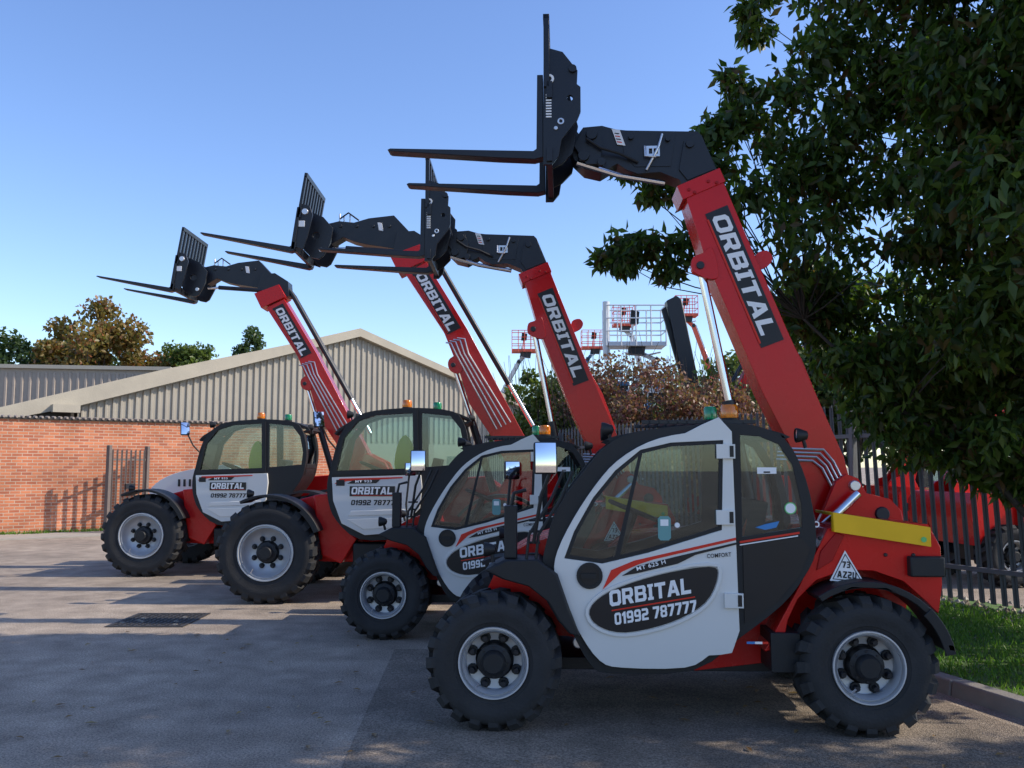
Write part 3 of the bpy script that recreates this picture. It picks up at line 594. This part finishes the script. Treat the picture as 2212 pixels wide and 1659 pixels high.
    h.obj('boom_head',T,bevel=.008)
    c=MB(); prof=[(.07,4.70),(.12,4.98),(.26,5.02),(.42,4.95),(.55,4.80),(.52,4.60),(.43,4.42),(.37,4.38),(.27,4.40),(.17,4.50)]
    for ya in (.90,1.38): c.plate(prof,[disc(.33,4.70,.05,10)],ya,ya+.04,'black_steel')
    for ya in (.62,1.66): c.prism([(.10,4.48),(.19,5.05),(.30,5.02),(.34,4.9),(.28,4.62),(.22,4.44)],ya,ya+.03,'black_steel')
    def tilt(z): return .08+(z-4.5)*.155
    for za,zb in ((4.44,4.54),(4.86,4.98)): c.prism([(tilt(za),za),(tilt(za)+.05,za-.005),(tilt(zb)+.05,zb-.005),(tilt(zb),zb)],.60,1.72,'black_steel')
    for k in range(9):
        ya=.60+k*.135; c.prism([(tilt(4.9),4.9),(tilt(4.9)+.035,4.895),(tilt(5.42)+.035,5.415),(tilt(5.42),5.42)],ya,ya+.05,'black_steel')
    c.prism([(tilt(5.40),5.40),(tilt(5.40)+.04,5.395),(tilt(5.46)+.04,5.455),(tilt(5.46),5.46)],.60,1.72,'black_steel')
    c.box(.16,.24,.612,.618,4.74,4.82,'decal_white'); c.lathe([(0,-.02),(.04,-.02),(.045,0)],.24,4.94,12,'pipe_silver',cy=.62); c.lathe([(0,-.02),(.03,-.02),(.03,0)],.40,4.5,12,'pipe_silver',cy=.9)
    CR=c.obj('fork_carriage',T,bevel=.006)
    for ya in (.60,1.60):
        f=MB(); f.prism([(.185,5.0),(.14,5.0),(.07,4.485),(.05,4.475),(-1.10,4.665),(-1.12,4.655),(-1.10,4.645),(-.4,4.50),(.06,4.405),(.11,4.42)],ya,ya+.12,'black_steel'); f.obj('fork',CR,bevel=.004)
    return T

G='red telehandlers parked side by side with forks raised'
T1=telehandler_compact((-.117,5.6,0),R(-3.3),'compact red telehandler with pale door beside the grass verge',G)
T2=copy_tree(T1,(-1.22,8.5,0),R(-1.0)); T2['label']='compact red telehandler with oval door badge, parked between two others'
T3=telehandler_large((-2.94,10.67,0),0,'large red telehandler with tall black cab and tilted raised forks',G)
T4=copy_tree(T3,(-5.52,13.3,0),0); T4['label']='large red telehandler with pale bonnet beside the brick wall'
b=MB(); b.prism(smooth([(-.50,1.15),(-.42,1.35),(-.1,1.52),(.4,1.62),(.8,1.62),(.8,1.1),(.1,1.08)],3),1.55,2.2,'door_white')
for k in range(5): b.box(-.05+k*.09,-.01+k*.09,1.54,1.55,1.30,1.42,'black_plastic')
b.obj('bonnet',T4,bevel=.02)

# ------------------------------------------------------------------ ground
def sheet(name,pts,z,mat,kind='structure'):
    m=MB(); m.add([(p[0],p[1],z) for p in pts],[tuple(range(len(pts)))],mat); o=m.obj(name,smooth=False); o['kind']=kind
    return o
sheet('ground',[(-900,-300),(900,-300),(900,1500),(-900,1500)],0,'asphalt')
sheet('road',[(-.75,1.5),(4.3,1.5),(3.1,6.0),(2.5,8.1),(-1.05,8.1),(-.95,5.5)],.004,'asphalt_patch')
kx=lambda y:3.3-.3*(y-5.9)
fx=lambda y:5.4-.45*(y-9.5)
k=MB()
yy=2.0
while yy<24:
    y2=yy+.9; a=(kx(yy),yy); b2=(kx(y2-.012),y2-.012)
    k.add([(a[0],a[1],-.02),(a[0]+.13,a[1]+.03,-.02),(b2[0]+.13,b2[1]+.03,-.02),(b2[0],b2[1],-.02),(a[0]+.015,a[1],.11),(a[0]+.13,a[1]+.03,.115),(b2[0]+.13,b2[1]+.03,.115),(b2[0]+.015,b2[1],.11)],
      [(4,5,6,7),(0,1,5,4),(1,2,6,5),(2,3,7,6),(3,0,4,7)],'kerb_stone'); yy=y2
ko=k.obj('kerb',bevel=.012); ko['kind']='structure'
sheet('grass_verge',[(kx(2)+.12,2),(10,2),(fx(2)+3,5),(fx(8)+.35,8),(fx(24)+.35,24),(kx(24)+.12,24)],.095,'grass_ground')
m=MB()
for i in range(1500):
    y=random.uniform(7,18); x=fx(y)+random.gauss(-.2,.26); s=random.uniform(.015,.045); a=random.uniform(0,3)
    m.add([(x+s*math.cos(a+q*2.09),y+s*math.sin(a+q*2.09),.098) for q in range(3)]+[(x,y,.10+s*.8)],[(0,1,3),(1,2,3),(2,0,3)],random.choice(['gravel_tan','soil','concrete']))
o=m.obj('gravel',smooth=False); o['kind']='stuff'

def leaves(name,cen,size,mat,parent=None,droop=.35,aspect=.38,jit=.4,loc=(0,0,0)):
    n=len(cen); cen=np.asarray(cen)
    d=rng.normal(size=(n,3)); d[:,2]-=droop*2.2; d/=np.linalg.norm(d,axis=1)[:,None]
    s=rng.normal(size=(n,3)); s-= (s*d).sum(1)[:,None]*d; s/=np.linalg.norm(s,axis=1)[:,None]
    nn=np.cross(d,s); L=size*(1+jit*(rng.random(n)-.5))[:,None]
    base=cen; tip=base+d*L-nn*L*.08; mid=base+d*L*.45
    l=mid+s*L*aspect*.5+nn*L*.07; r=mid-s*L*aspect*.5+nn*L*.07
    V=np.stack([base,l,tip,r],1).reshape(-1,3)
    me=bpy.data.meshes.new(name); me.vertices.add(4*n); me.vertices.foreach_set('co',V.ravel())
    idx=np.arange(n)[:,None]*4; F=np.concatenate([idx,idx+1,idx+2,idx,idx+2,idx+3],1).ravel()
    me.loops.add(6*n); me.loops.foreach_set('vertex_index',F.astype(np.int32)); me.polygons.add(2*n); me.polygons.foreach_set('loop_start',np.arange(0,6*n,3,dtype=np.int32))
    me.materials.append(MATS[mat]); me.update(calc_edges=True); me.validate()
    o=bpy.data.objects.new(name,me); COL.objects.link(o); o.location=loc
    if parent: o.parent=parent
    return o
def clump(c,r,n,flat=.8):
    p=rng.normal(size=(n,3)); p/=np.linalg.norm(p,axis=1)[:,None]; p*=(rng.random(n)**.45)[:,None]*r; p[:,2]*=flat
    return p+np.asarray(c)
N=30000; ys=rng.uniform(5,13,N); t=rng.random(N); xs=(3.3-.3*(ys-5.9))+.16+t*((5.4-.45*(ys-9.5))-(3.3-.3*(ys-5.9))-.4)
bl=np.stack([xs,ys,np.full(N,.09)],1)
o=leaves('grass',bl,.065,'grass_blade',droop=-.8,aspect=.13); o['kind']='stuff'
E=np.array([.815,.58]); NW=np.array([-.58,.815])
tt=rng.uniform(-4,6,1500); off=rng.uniform(-.22,-.02,1500)*(.5+np.abs(np.sin(tt*2.3)))
wp=np.stack([-12.2+E[0]*tt+NW[0]*off,21.2+E[1]*tt+NW[1]*off,np.full(1500,.0)],1)
o=leaves('weeds',wp,.12,'grass_blade',droop=-.8,aspect=.2); o['kind']='stuff'
pts=np.stack([rng.uniform(-4,4.5,200),rng.uniform(3,9,200),np.full(200,.012)],1)
m=MB()
for p in pts:
    if p[0]>kx(p[1])-.05: p[2]=.13
    a=random.uniform(0,6.28); s=random.uniform(.02,.045); m.add([(p[0]+s*math.cos(a),p[1]+s*math.sin(a),p[2]),(p[0]+s*.4*math.cos(a+1.6),p[1]+s*.4*math.sin(a+1.6),p[2]+.008),(p[0]-s*math.cos(a),p[1]-s*math.sin(a),p[2]+.004),(p[0]-s*.4*math.cos(a+1.6),p[1]-s*.4*math.sin(a+1.6),p[2]+.01)],[(0,1,2),(0,2,3)],'leaf_litter')
o=m.obj('fallen_leaves',smooth=False); o['kind']='stuff'

# ------------------------------------------------------------------ manhole cover
m=MB(); m.plate([(-.40,-.42),(.40,-.42),(.40,.42),(-.40,.42)],[[(-.36,-.38),(.36,-.38),(.36,.38),(-.36,.38)]],0,1,'iron')
m.v=[(a,c,.004+b*.006) for a,b,c in m.v]
mh=m.obj('manhole_cover',loc=(-3.75,9.62,0),smooth=False); tag(mh,'square dark iron manhole cover set in the asphalt','manhole cover')
m=MB(); m.box(-.355,.355,-.375,.375,.001,.006,'iron')
for i in range(12):
    for j in range(12):
        x=-.33+i*.06; y=-.35+j*.063
        if (i+j)%2: m.box(x-.022,x+.022,y-.01,y+.01,.006,.011,'concrete' if random.random()<.15 else 'iron')
        else: m.box(x-.01,x+.01,y-.022,y+.022,.006,.011,'iron')
m.obj('lid',mh,smooth=False)

# ------------------------------------------------------------------ brick wall, gate, warehouse
W=empty('brick_wall',(-12.2,21.2,0),R(35.4),'long red brick wall with thin sheet coping, catching the sun','wall')
m=MB(); m.box(-7,9.5,0,.25,0,2.78,'brick'); m.obj('wall',W,smooth=False)
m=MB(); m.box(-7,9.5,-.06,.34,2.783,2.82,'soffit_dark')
for i in range(120): m.tube([(-7+i*.1375,-.09,2.83),(-7+i*.1375,.36,2.86)],.03,'cladding_dark',5)
m.obj('coping',W)
m=MB(); m.box(-7,9.5,-1.6,-.02,.0,.03,'concrete'); po=m.obj('pavement',loc=(-12.2,21.2,0),rotz=R(35.4)); po['kind']='structure'

def pale(mb,x,z0,z1,m,w=.068,lean=0.):
    sec=[(-w/2,.0),(-w*.28,-.012),(-w*.1,-.002),(0,-.016),(w*.1,-.002),(w*.28,-.012),(w/2,.0)]
    tops=[z1-.06,z1-.01,z1-.05,z1,z1-.05,z1-.01,z1-.06]
    vs=[(x+a,b,z0) for a,b in sec]+[(x+a+lean*(t-z0),b,t) for (a,b),t in zip(sec,tops)]
    fs=[(i,i+1,i+8,i+7) for i in range(6)]; mb.add(vs,fs,m)
GT=empty('gate',(-9.86,21.75,0.03),math.atan2(1.15,.48),'narrow steel palisade gate standing open before the brick wall','gate')
m=MB()
for i in range(8): pale(m,.10+i*.145,.1,2.05,'gate_steel')
m.box(.04,1.2,.0,.04,.35,.40,'gate_steel'); m.box(.04,1.2,.0,.04,1.75,1.80,'gate_steel'); m.obj('gate_panel',GT,smooth=False)
for x in (.0,1.22):
    m=MB(); m.box(x-.04,x+.04,-.04,.06,0,2.12,'gate_steel'); m.obj('post',GT,smooth=False)
m=MB(); m.box(.5,.8,-.06,-.02,1.05,1.17,'black_steel'); m.obj('lock',GT)

WH=empty('warehouse',(-11.3,23.0,0),R(35.4),'low warehouse with ribbed beige cladding gable and shallow pitched roof','building')
ev,rd,hw=3.23,5.72,7.9
m=MB(); m.prism([(0,0),(2*hw,0),(2*hw,ev),(hw,rd),(0,ev)],0,9,'cladding')
x=.06
while x<2*hw-.1:
    z=ev+(rd-ev)*(1-abs(x+.06-hw)/hw); z2=z-.08
    m.add([(x,0,2.4),(x+.02,-.045,2.4),(x+.07,-.045,2.4),(x+.09,0,2.4),(x,0,z2),(x+.02,-.045,z2),(x+.07,-.045,z2),(x+.09,0,z2)],[(0,1,5,4),(1,2,6,5),(2,3,7,6)],'cladding'); x+=.19
m.obj('wall',WH,smooth=False)
m=MB(); m.plate([(-2.2,2.86),(-1.6,2.80),(-.1,3.16),(0,ev-.03),(hw,rd-.04),(2*hw+.3,ev-.14),(2*hw+.3,ev+.02),(hw,rd+.22),(5.5,5.22),(2.05,4.27),(-2.0,3.02)],[],-.22,9.2,'fascia')
m.box(-.65,-.02,-.5,-.22,3.0,3.2,'fascia')
m.obj('roof',WH,smooth=False)
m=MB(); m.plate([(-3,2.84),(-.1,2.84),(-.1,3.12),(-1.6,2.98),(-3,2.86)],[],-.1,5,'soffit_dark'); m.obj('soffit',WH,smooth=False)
BB=empty('warehouse',(-31,33.5,0),R(9),'long low building clad in ribbed brown sheeting behind the brick wall','building')
m=MB(); m.box(0,17.0,0,10,0,5.55,'cladding_dark')
for i in range(56): m.add([(i*.3+.05,0,0),(i*.3+.08,-.06,0),(i*.3+.15,-.06,0),(i*.3+.18,0,0),(i*.3+.05,0,5.4),(i*.3+.08,-.06,5.4),(i*.3+.15,-.06,5.4),(i*.3+.18,0,5.4)],[(0,1,5,4),(1,2,6,5),(2,3,7,6)],'cladding_dark')
m.obj('wall',BB,smooth=False)
m=MB(); m.box(-.2,17.2,-.15,10.2,5.55,5.70,'cladding'); m.obj('roof',BB,smooth=False)

# ------------------------------------------------------------------ palisade fence
p0=Vector((fx(6.5),6.5)); p1=Vector((fx(24),24)); L_=(p1-p0).length; fa=math.atan2(p1.y-p0.y,p1.x-p0.x)
F=empty('palisade_fence',(p0.x,p0.y,0.05),fa,'grey galvanised palisade fence with pointed pales behind the machines','fence')
nP=int(L_/2.75)
for q in range(nP+1):
    m=MB()
    for i in range(20): pale(m,q*2.75+.08+i*.137,.08,2.42+.01*math.sin(i*7+q),'galvanised',.072,lean=.045)
    m.box(q*2.75,q*2.75+2.75,.003,.045,.42,.47,'galvanised'); m.box(q*2.75,q*2.75+2.75,.003,.045,1.95,2.0,'galvanised'); m.obj('fence_panel',F,smooth=False)
    m=MB(); m.box(q*2.75-.03,q*2.75+.03,.05,.13,0,2.3,'galvanised'); m.obj('post',F,smooth=False)

# ------------------------------------------------------------------ trees
def limb(mb,a,b,r0,r1,seg=5,wob=.08):
    a=Vector(a);b=Vector(b);pts=[];rs=[]; L=(b-a).length
    for i in range(seg+1):
        t=i/seg; p=a.lerp(b,t)+Vector((random.gauss(0,1),random.gauss(0,1),random.gauss(0,1)))*wob*L*.25*math.sin(math.pi*t); pts.append(p); rs.append(r0+(r1-r0)*t)
    mb.tube(pts,rs,'bark',7); return pts
def bound(z):
    P=[(2.8,2.75),(3.3,2.45),(3.9,2.2),(4.4,1.95),(4.8,2.0),(5.1,2.2),(5.5,2.4),(5.65,2.85),(6.1,2.75),(6.5,2.65),(9,3.6)]
    return float(np.interp(z,[p[0] for p in P],[p[1] for p in P]))
def low(x): return float(np.interp(x,[2.5,3.0,3.6,4.3,4.9,6,8],[2.95,2.55,2.0,1.5,1.2,1.5,2.5]))
TR=empty('cherry_tree',(5.1,7.9,.09),0,'broad leafy tree with drooping dark leaves overhanging the fence and machines','tree')
o0=Vector((5.1,7.9,.09))
cl=[]
for t in [(1.12,8.4,4.56,.16),(1.3,8.4,4.56,.2),(1.5,8.35,4.54,.22),(1.75,8.3,4.55,.26),(1.35,8.4,4.30,.14),(1.6,8.4,4.36,.18),(.93,8.5,3.68,.16),(1.10,8.45,3.78,.2),(1.33,8.4,3.76,.22),(1.08,8.4,3.58,.14),(1.53,8.4,3.56,.2),(1.73,8.4,3.8,.22),(1.95,8.3,4.1,.3),(1.95,8.3,4.55,.3),(2.1,8.4,3.65,.3),(2.0,8.2,4.85,.22),(2.25,8.3,5.25,.22),(2.15,8.3,5.0,.2),(1.88,8.4,4.92,.12),(2.12,8.3,5.42,.13),(2.4,8.3,5.9,.2),(2.3,8.3,6.1,.14),(2.5,8.2,6.3,.2)]: cl.append((t,int(800*t[3])))
for t in [(3.3,8.2,2.15,.26),(3.55,8.1,2.05,.28),(3.8,8.2,1.95,.3),(4.05,8.1,1.85,.28),(4.25,8.2,1.70,.28),(4.45,8.1,1.60,.28),(4.65,8.2,1.50,.26),(3.9,8.3,2.25,.35),(4.3,8.2,2.1,.35),(4.7,8.1,1.9,.35),(3.5,8.2,2.45,.35),(4.0,8.1,2.6,.35),(4.5,8.2,2.5,.35),(3.1,8.2,2.6,.28),(4.2,7.7,1.9,.25),(4.6,7.6,1.7,.22)]: cl.append((t,int(650*t[3])))
for t in [(2.75,8.0,5.2),(3.1,7.9,5.6),(3.3,7.8,6.1),(3.0,7.9,4.7),(3.3,7.7,5.1),(3.6,7.6,5.6),(3.0,7.8,6.4),(3.5,7.7,6.6),(3.7,7.6,6.1),(3.9,7.6,5.3),(2.7,8.1,4.4),(3.2,8.0,4.2)]: cl.append((t+(.42,),260))
tries=0; nc=0
while nc<520 and tries<120000:
    tries+=1
    X=random.uniform(1.9,8.0);Y=random.uniform(5.2,9.6);Z=random.uniform(1.3,8.6)
    r=random.uniform(.20,.44)
    k_=Y/8.5 if Y<8.5 else 1.0+(Y-8.5)*.1
    if X<bound(Z)*max(k_,.9)+r*.7: continue
    if X<Y*.24: continue
    if X>Y*.72+.6 and random.random()<.74: continue
    if Y<7.6 and (X<3.4 or Z<2.6): continue
    if Z>3.6 and Y>8.35-.1*(Z-3.6): continue
    if Z<low(X)+r*.6: continue
    if ((X-5.0)/3.6)**2+((Y-7.6)/2.9)**2+((Z-4.4)/4.4)**2>1: continue
    cl.append(((X,Y,Z,r),int(240*(r/.38)**2))); nc+=1
P=np.concatenate([clump(c[:3],c[3],n) for c,n in cl])-np.array(o0)
leaves('crown',P,.132,'leaf_cherry',TR,aspect=.42,droop=.5)
m=MB(); ov=o0
J=[(0,0,-.1),(-.02,.02,.4),(-.08,.03,.8)]
m.tube(J,[.2,.16,.14],'bark',10)
arms=[((-.08,.03,.7),(-2.3,.5,2.95),.038,.014),((-.08,.03,.8),(-.6,.2,4.6),.07,.02),((0,0,.7),(.3,-.1,5.6),.10,.03),((0,0,.6),(1.5,.5,4.6),.09,.03),((0,0,1.5),(.2,-1.3,4.8),.06,.02),((0,0,1.5),(.6,.5,4.8),.06,.02)]
ends=[]
for a,b,r0,r1 in arms:
    pts=limb(m,a,b,r0,r1); ends+=pts[1:]
for c,n in cl:
    t=Vector(c[:3])-ov; e=min(ends,key=lambda p:(p-t).length)
    limb(m,e,t,.010,.003,4,.12)
m.obj('trunk',TR)
shade_tree=empty('cherry_tree',(8.2,3.2,.09),0,'out-of-view leafy tree added to shade the asphalt yard','tree')  # added tree, kept out of frame, only there to shade the foreground asphalt
cl2=[]
while len(cl2)<150:
    v=rng.normal(size=3); v/=np.linalg.norm(v); v*=random.random()**.4; c=(v[0]*3.2-1.0,v[1]*2.3+1.2,6.9+v[2]*3.0)
    if (c[0]+8.2)<.62*(c[1]+3.2)+.9: continue
    cl2.append(c)
P=np.concatenate([clump(c,.36,110) for c in cl2]); leaves('crown',P,.15,'leaf_cherry',shade_tree)
m=MB(); m.tube([(0,0,-.1),(.05,0,1.5),(0,.1,4.2)],[.2,.15,.12],'bark',10)
for i in range(14): limb(m,(0,.05,2.5),cl2[i*10],.06,.015)
m.obj('trunk',shade_tree)

def far_tree(x,y,h,w,mat,label,ls=.38,n=3600,name='tree',base=.25,trunk=True,wy=None):
    T=empty(name,(x,y,0),0,label,'tree' if name=='tree' else 'shrub')
    cs=[]; nc=40; wy=wy or w
    for i in range(nc):
        v=rng.normal(size=3); v/=np.linalg.norm(v); rr=random.random()**.35
        cs.append(((v[0]*w*.42*rr,v[1]*wy*.42*rr,h*(base+1)/2+v[2]*h*(1-base)*.42*rr),min(w,wy)*.17*random.uniform(.5,1.25)))
    P=np.concatenate([clump(c,r,n//nc) for c,r in cs]); leaves('crown',P,ls,mat,T,aspect=.7,droop=.1)
    m=MB()
    if trunk: m.tube([(0,0,-.1),(0,0,h*.3),(0,0,h*.6)],[w*.03,w*.025,.06],'bark',7)
    for c,r in cs[:14]: limb(m,(0,0,h*.25 if trunk else 0),c,w*.012,.02)
    if not trunk:
        for k in range(60):
            a=random.uniform(0,6.28); q=random.uniform(.2,.5); limb(m,(0,0,.1),(math.cos(a)*w*q,math.sin(a)*wy*q*.8,h*random.uniform(.75,1.06)),.014,.004,4,.15)
    m.obj('trunk',T); return T
far_tree(-29.5,50,10.2,6,'leaf_dark','dark green tree behind the sheeted building',.28,9000)
far_tree(-27,54,10.4,6,'leaf_dark','dark green tree behind the sheeted building',.28,9000)
far_tree(-24.0,50,11.6,6.5,'leaf_autumn','autumn brown and red tree behind the sheeted building',.28,13000)
far_tree(-21.6,52,10.6,5.5,'leaf_autumn','autumn brown tree behind the sheeted building',.28,10000)
far_tree(-20.6,56,9.3,5,'leaf_green','green tree showing over the warehouse roof',.28,8500)
far_tree(-18.3,50,9.0,4.6,'leaf_green','green tree showing over the warehouse roof',.26,8500)
far_tree(-15.7,52,10.1,2.2,'leaf_dark','small slim green tree top over the warehouse roof',.2,3600,base=.6)
far_tree(.7,20.5,4.3,2.4,'leaf_green','green shrub behind the palisade fence',.12,6500,'shrub',.1,False)
far_tree(1.9,19.5,4.3,2.8,'leaf_purple','purple leaved shrub behind the palisade fence',.09,11000,'shrub',.1,False)
far_tree(3.3,18.6,4.1,3.0,'leaf_purple','purple leaved shrub behind the palisade fence',.09,12000,'shrub',.1,False)
far_tree(4.6,19.2,3.9,2.8,'leaf_purple','purple leaved shrub behind the palisade fence',.09,9000,'shrub',.1,False)
far_tree(6.0,21,4.2,2.6,'leaf_green','green shrub behind the palisade fence',.13,5000,'shrub',.1,False)
far_tree(7.2,25,5.5,4,'leaf_green','green tree behind the palisade fence',.2,6000)
far_tree(9.6,25,6,4.5,'leaf_dark','dark tree behind the palisade fence',.22,9000)
far_tree(13,26,7,6,'leaf_dark','dark tree behind the palisade fence',.25,11000)
far_tree(11.5,60,8,8,'leaf_green','green tree far beyond the yard',.35,5500)
far_tree(2.5,62,7,8,'leaf_green','green tree far beyond the yard',.35,5500)

# ------------------------------------------------------------------ boom lifts
def boom_lift(x,y,zf,w,bm,am,path,label,h=1.1,s=1.,aw=.2):
    T=empty('boom_lift',(x,y,0),0,label,'boom lift','aerial work platforms parked behind the fence')
    b=MB(); d=.8*s; b.box(-w/2,w/2,0,d,zf,zf+.14,bm)
    n=4
    for z in (.4,.75,1.1):
        zz=zf+z*h/1.1
        b.tube([(-w/2,0,zz),(w/2,0,zz),(w/2,d,zz),(-w/2,d,zz),(-w/2,0,zz)],.02*s,bm,6)
    for i in range(n+1):
        for yy in (0,d): b.tube([(-w/2+w*i/n,yy,zf),(-w/2+w*i/n,yy,zf+h)],.02*s,bm,6)
    b.obj('basket',T,smooth=False)
    b=MB(); b.prism([(-.18,zf+h*.55),(.10,zf+h*.55),(.14,zf+h*.85),(-.14,zf+h*.9)],.1,.3,'black_plastic'); b.tube([(-.05,.3,zf+h*.6),(-.1,.6,zf+.1)],.03,bm); b.obj('control_box',T)
    a=MB(); P_=[(0,zf-.1)]+path
    for i,(p,q) in enumerate(zip(P_[:-1],P_[1:])):
        y0=d*.3+(.0 if i%2 else aw*.6); a.bar(p,q,aw*(.8+.25*i),y0,y0+aw*.9,am)
        a.lathe([(0,-.05),(aw*.45,-.05),(aw*.5,0)],q[0],q[1],10,'black_steel',cy=d*.3-.01)
        mx=((p[0]*.7+q[0]*.3)+.15,(p[1]*.7+q[1]*.3)-.1); a.tube([(mx[0],d*.3-.06,mx[1]),(q[0]+.12,d*.3-.06,q[1]+.25)],.03,'chrome')
    a.tube([(P_[0][0]+.1,d*.3-.05,P_[0][1]-.1)]+[(p[0]+.12,d*.3-.07,p[1]) for p in path],.018,'black_plastic')
    a.prism([(-.25,zf-.25),(.3,zf-.3),(.35,zf),(-.2,zf)],d*.2,d*.6,'black_steel'); a.obj('arm',T,bevel=.015)
    dx=path[-1][0]
    c=MB(); c.prism([(dx-1.2,.5),(dx-1.3,.9),(dx-.9,1.3),(dx+.9,1.35),(dx+1.3,.9),(dx+1.2,.5)],-.3,1.5,am); c.obj('chassis',T,bevel=.03)
    for wx in (dx-.9,dx+.9):
        for wy in (-.5,1.4):
            m=MB(); m.lathe([(0,0.03),(.2,.03),(.22,0),(.42,0),(.45,.05),(.45,.25),(.42,.3),(0,.3)],0,0,20,'rubber'); m.obj('wheel',T,(wx,wy,.45))
    return T
boom_lift(.65,45,7.5,1.3,'lift_orange','lift_grey',[(-.3,7.0),(-1.8,4.2),(-.6,1.3)],'boom lift with orange basket raised on a grey arm')
BL=boom_lift(4.25,30,5.75,2.05,'lift_grey','lift_grey',[(.75,5.3),(-.75,3.6),(.7,2.0),(0,1.2)],'boom lift with wide pale grey platform on a folded grey arm',1.4,1.3,aw=.17)
m=MB(); m.tube([(-1.0,.2,5.3),(-1.0,.2,7.3)],.12,'lift_grey',12); m.obj('exhaust_stack',BL)
boom_lift(5.2,32,4.3,.8,'lift_grey','lift_blue',[(.5,5.1),(-.4,3.6),(.2,1.3)],'blue boom lift with slim folded arm and small basket',.7,.8,.16)
boom_lift(4.1,33.5,4.7,.7,'lift_blue','lift_blue',[(-.4,5.2),(.5,3.4),(-.6,1.3)],'low blue boom lift with its basket lowered',.6,.7,.16)
boom_lift(9.4,47,9.7,1.2,'lift_orange','lift_orange',[(.4,9.2),(1.8,5.2),(.8,1.3)],'boom lift with red orange basket raised high')
boom_lift(4.9,52,8.6,1.5,'lift_orange','lift_blue',[(-.4,8.0),(-1.2,5.0),(0,1.3)],'boom lift with orange basket on a blue arm')
boom_lift(5.9,46,9.0,1.1,'lift_orange','lift_grey',[(.4,8.5),(1.3,5.2),(.2,1.3)],'boom lift with small orange basket')
MT=empty('mast_crane',(5.45,26,0),0,'tall dark telescopic mast leaning over the yard','mast','aerial work platforms parked behind the fence')
m=MB(); m.prism([(-.85,6.55),(-.55,6.7),(-.40,6.6),(.18,3.5),(.5,1.0),(0,1.0),(-.25,3.5)],0,.4,'black_steel'); m.prism([(-.98,6.3),(-.85,6.4),(-.25,4.0),(-.35,3.9)],.1,.25,'black_plastic'); m.obj('mast',MT,bevel=.02)
m=MB(); m.prism([(-1,.45),(-1.1,.9),(-.5,1.15),(1.2,1.15),(1.6,.7),(1.5,.45)],-.5,1.2,'lift_grey'); m.obj('chassis',MT,bevel=.03)
for wx in (-.7,1.1):
    for wy in (-.7,1.1):
        m=MB(); m.lathe([(0,0.03),(.2,.03),(.22,0),(.42,0),(.45,.05),(.45,.25),(.42,.3),(0,.3)],0,0,20,'rubber'); m.obj('wheel',MT,(wx,wy,.45))
GS='telehandlers stored behind the fence'
T5=copy_tree(T1,(8.8,14.2,0),R(188)); T5['label']='red telehandler parked in shade behind the palisade fence'; T5['group']=GS
T6=copy_tree(T1,(9.6,17.8,0),R(184)); T6['label']='red telehandler parked in shade behind the palisade fence'; T6['group']=GS
T7=copy_tree(T3,(7.6,22.5,0),R(183)); T7['label']='large red telehandler with raised boom stored behind the fence'; T7['group']=GS

# ------------------------------------------------------------------ light, world, camera
el,az=R(38),R(2.5)
d=Vector((-math.cos(el)*math.cos(az),math.cos(el)*math.sin(az),-math.sin(el)))
sl=bpy.data.lights.new('sun','SUN'); sl.energy=5.0; sl.angle=R(.5); sl.color=(1,.90,.76)
so=bpy.data.objects.new('sun',sl); COL.objects.link(so); so.rotation_euler=d.to_track_quat('-Z','Y').to_euler(); so.location=(20,-5,20)
w=bpy.data.worlds.new('World'); scene.world=w; w.use_nodes=True; nt=w.node_tree; bg=nt.nodes['Background']
sk=nt.nodes.new('ShaderNodeTexSky'); sk.sky_type='NISHITA'; sk.sun_disc=False; sk.sun_elevation=el; sk.sun_rotation=R(92.5); sk.air_density=1.0; sk.dust_density=.5; sk.ozone_density=3.0
hs=nt.nodes.new('ShaderNodeHueSaturation'); hs.inputs['Hue'].default_value=.51; hs.inputs['Saturation'].default_value=1.10; hs.inputs['Value'].default_value=1.68
nt.links.new(sk.outputs[0],hs.inputs['Color']); nt.links.new(hs.outputs[0],bg.inputs['Color']); bg.inputs['Strength'].default_value=.15
cd=bpy.data.cameras.new('camera'); cam=bpy.data.objects.new('camera',cd); COL.objects.link(cam)
cd.sensor_width=36; cd.lens=31.12; cd.clip_end=4000; cd.clip_start=.05; cam.location=(0,0,1.63); cam.rotation_euler=(R(95.33),0,0)
scene.camera=cam
scene.view_settings.view_transform='Standard'; scene.view_settings.look='None'; scene.view_settings.exposure=0
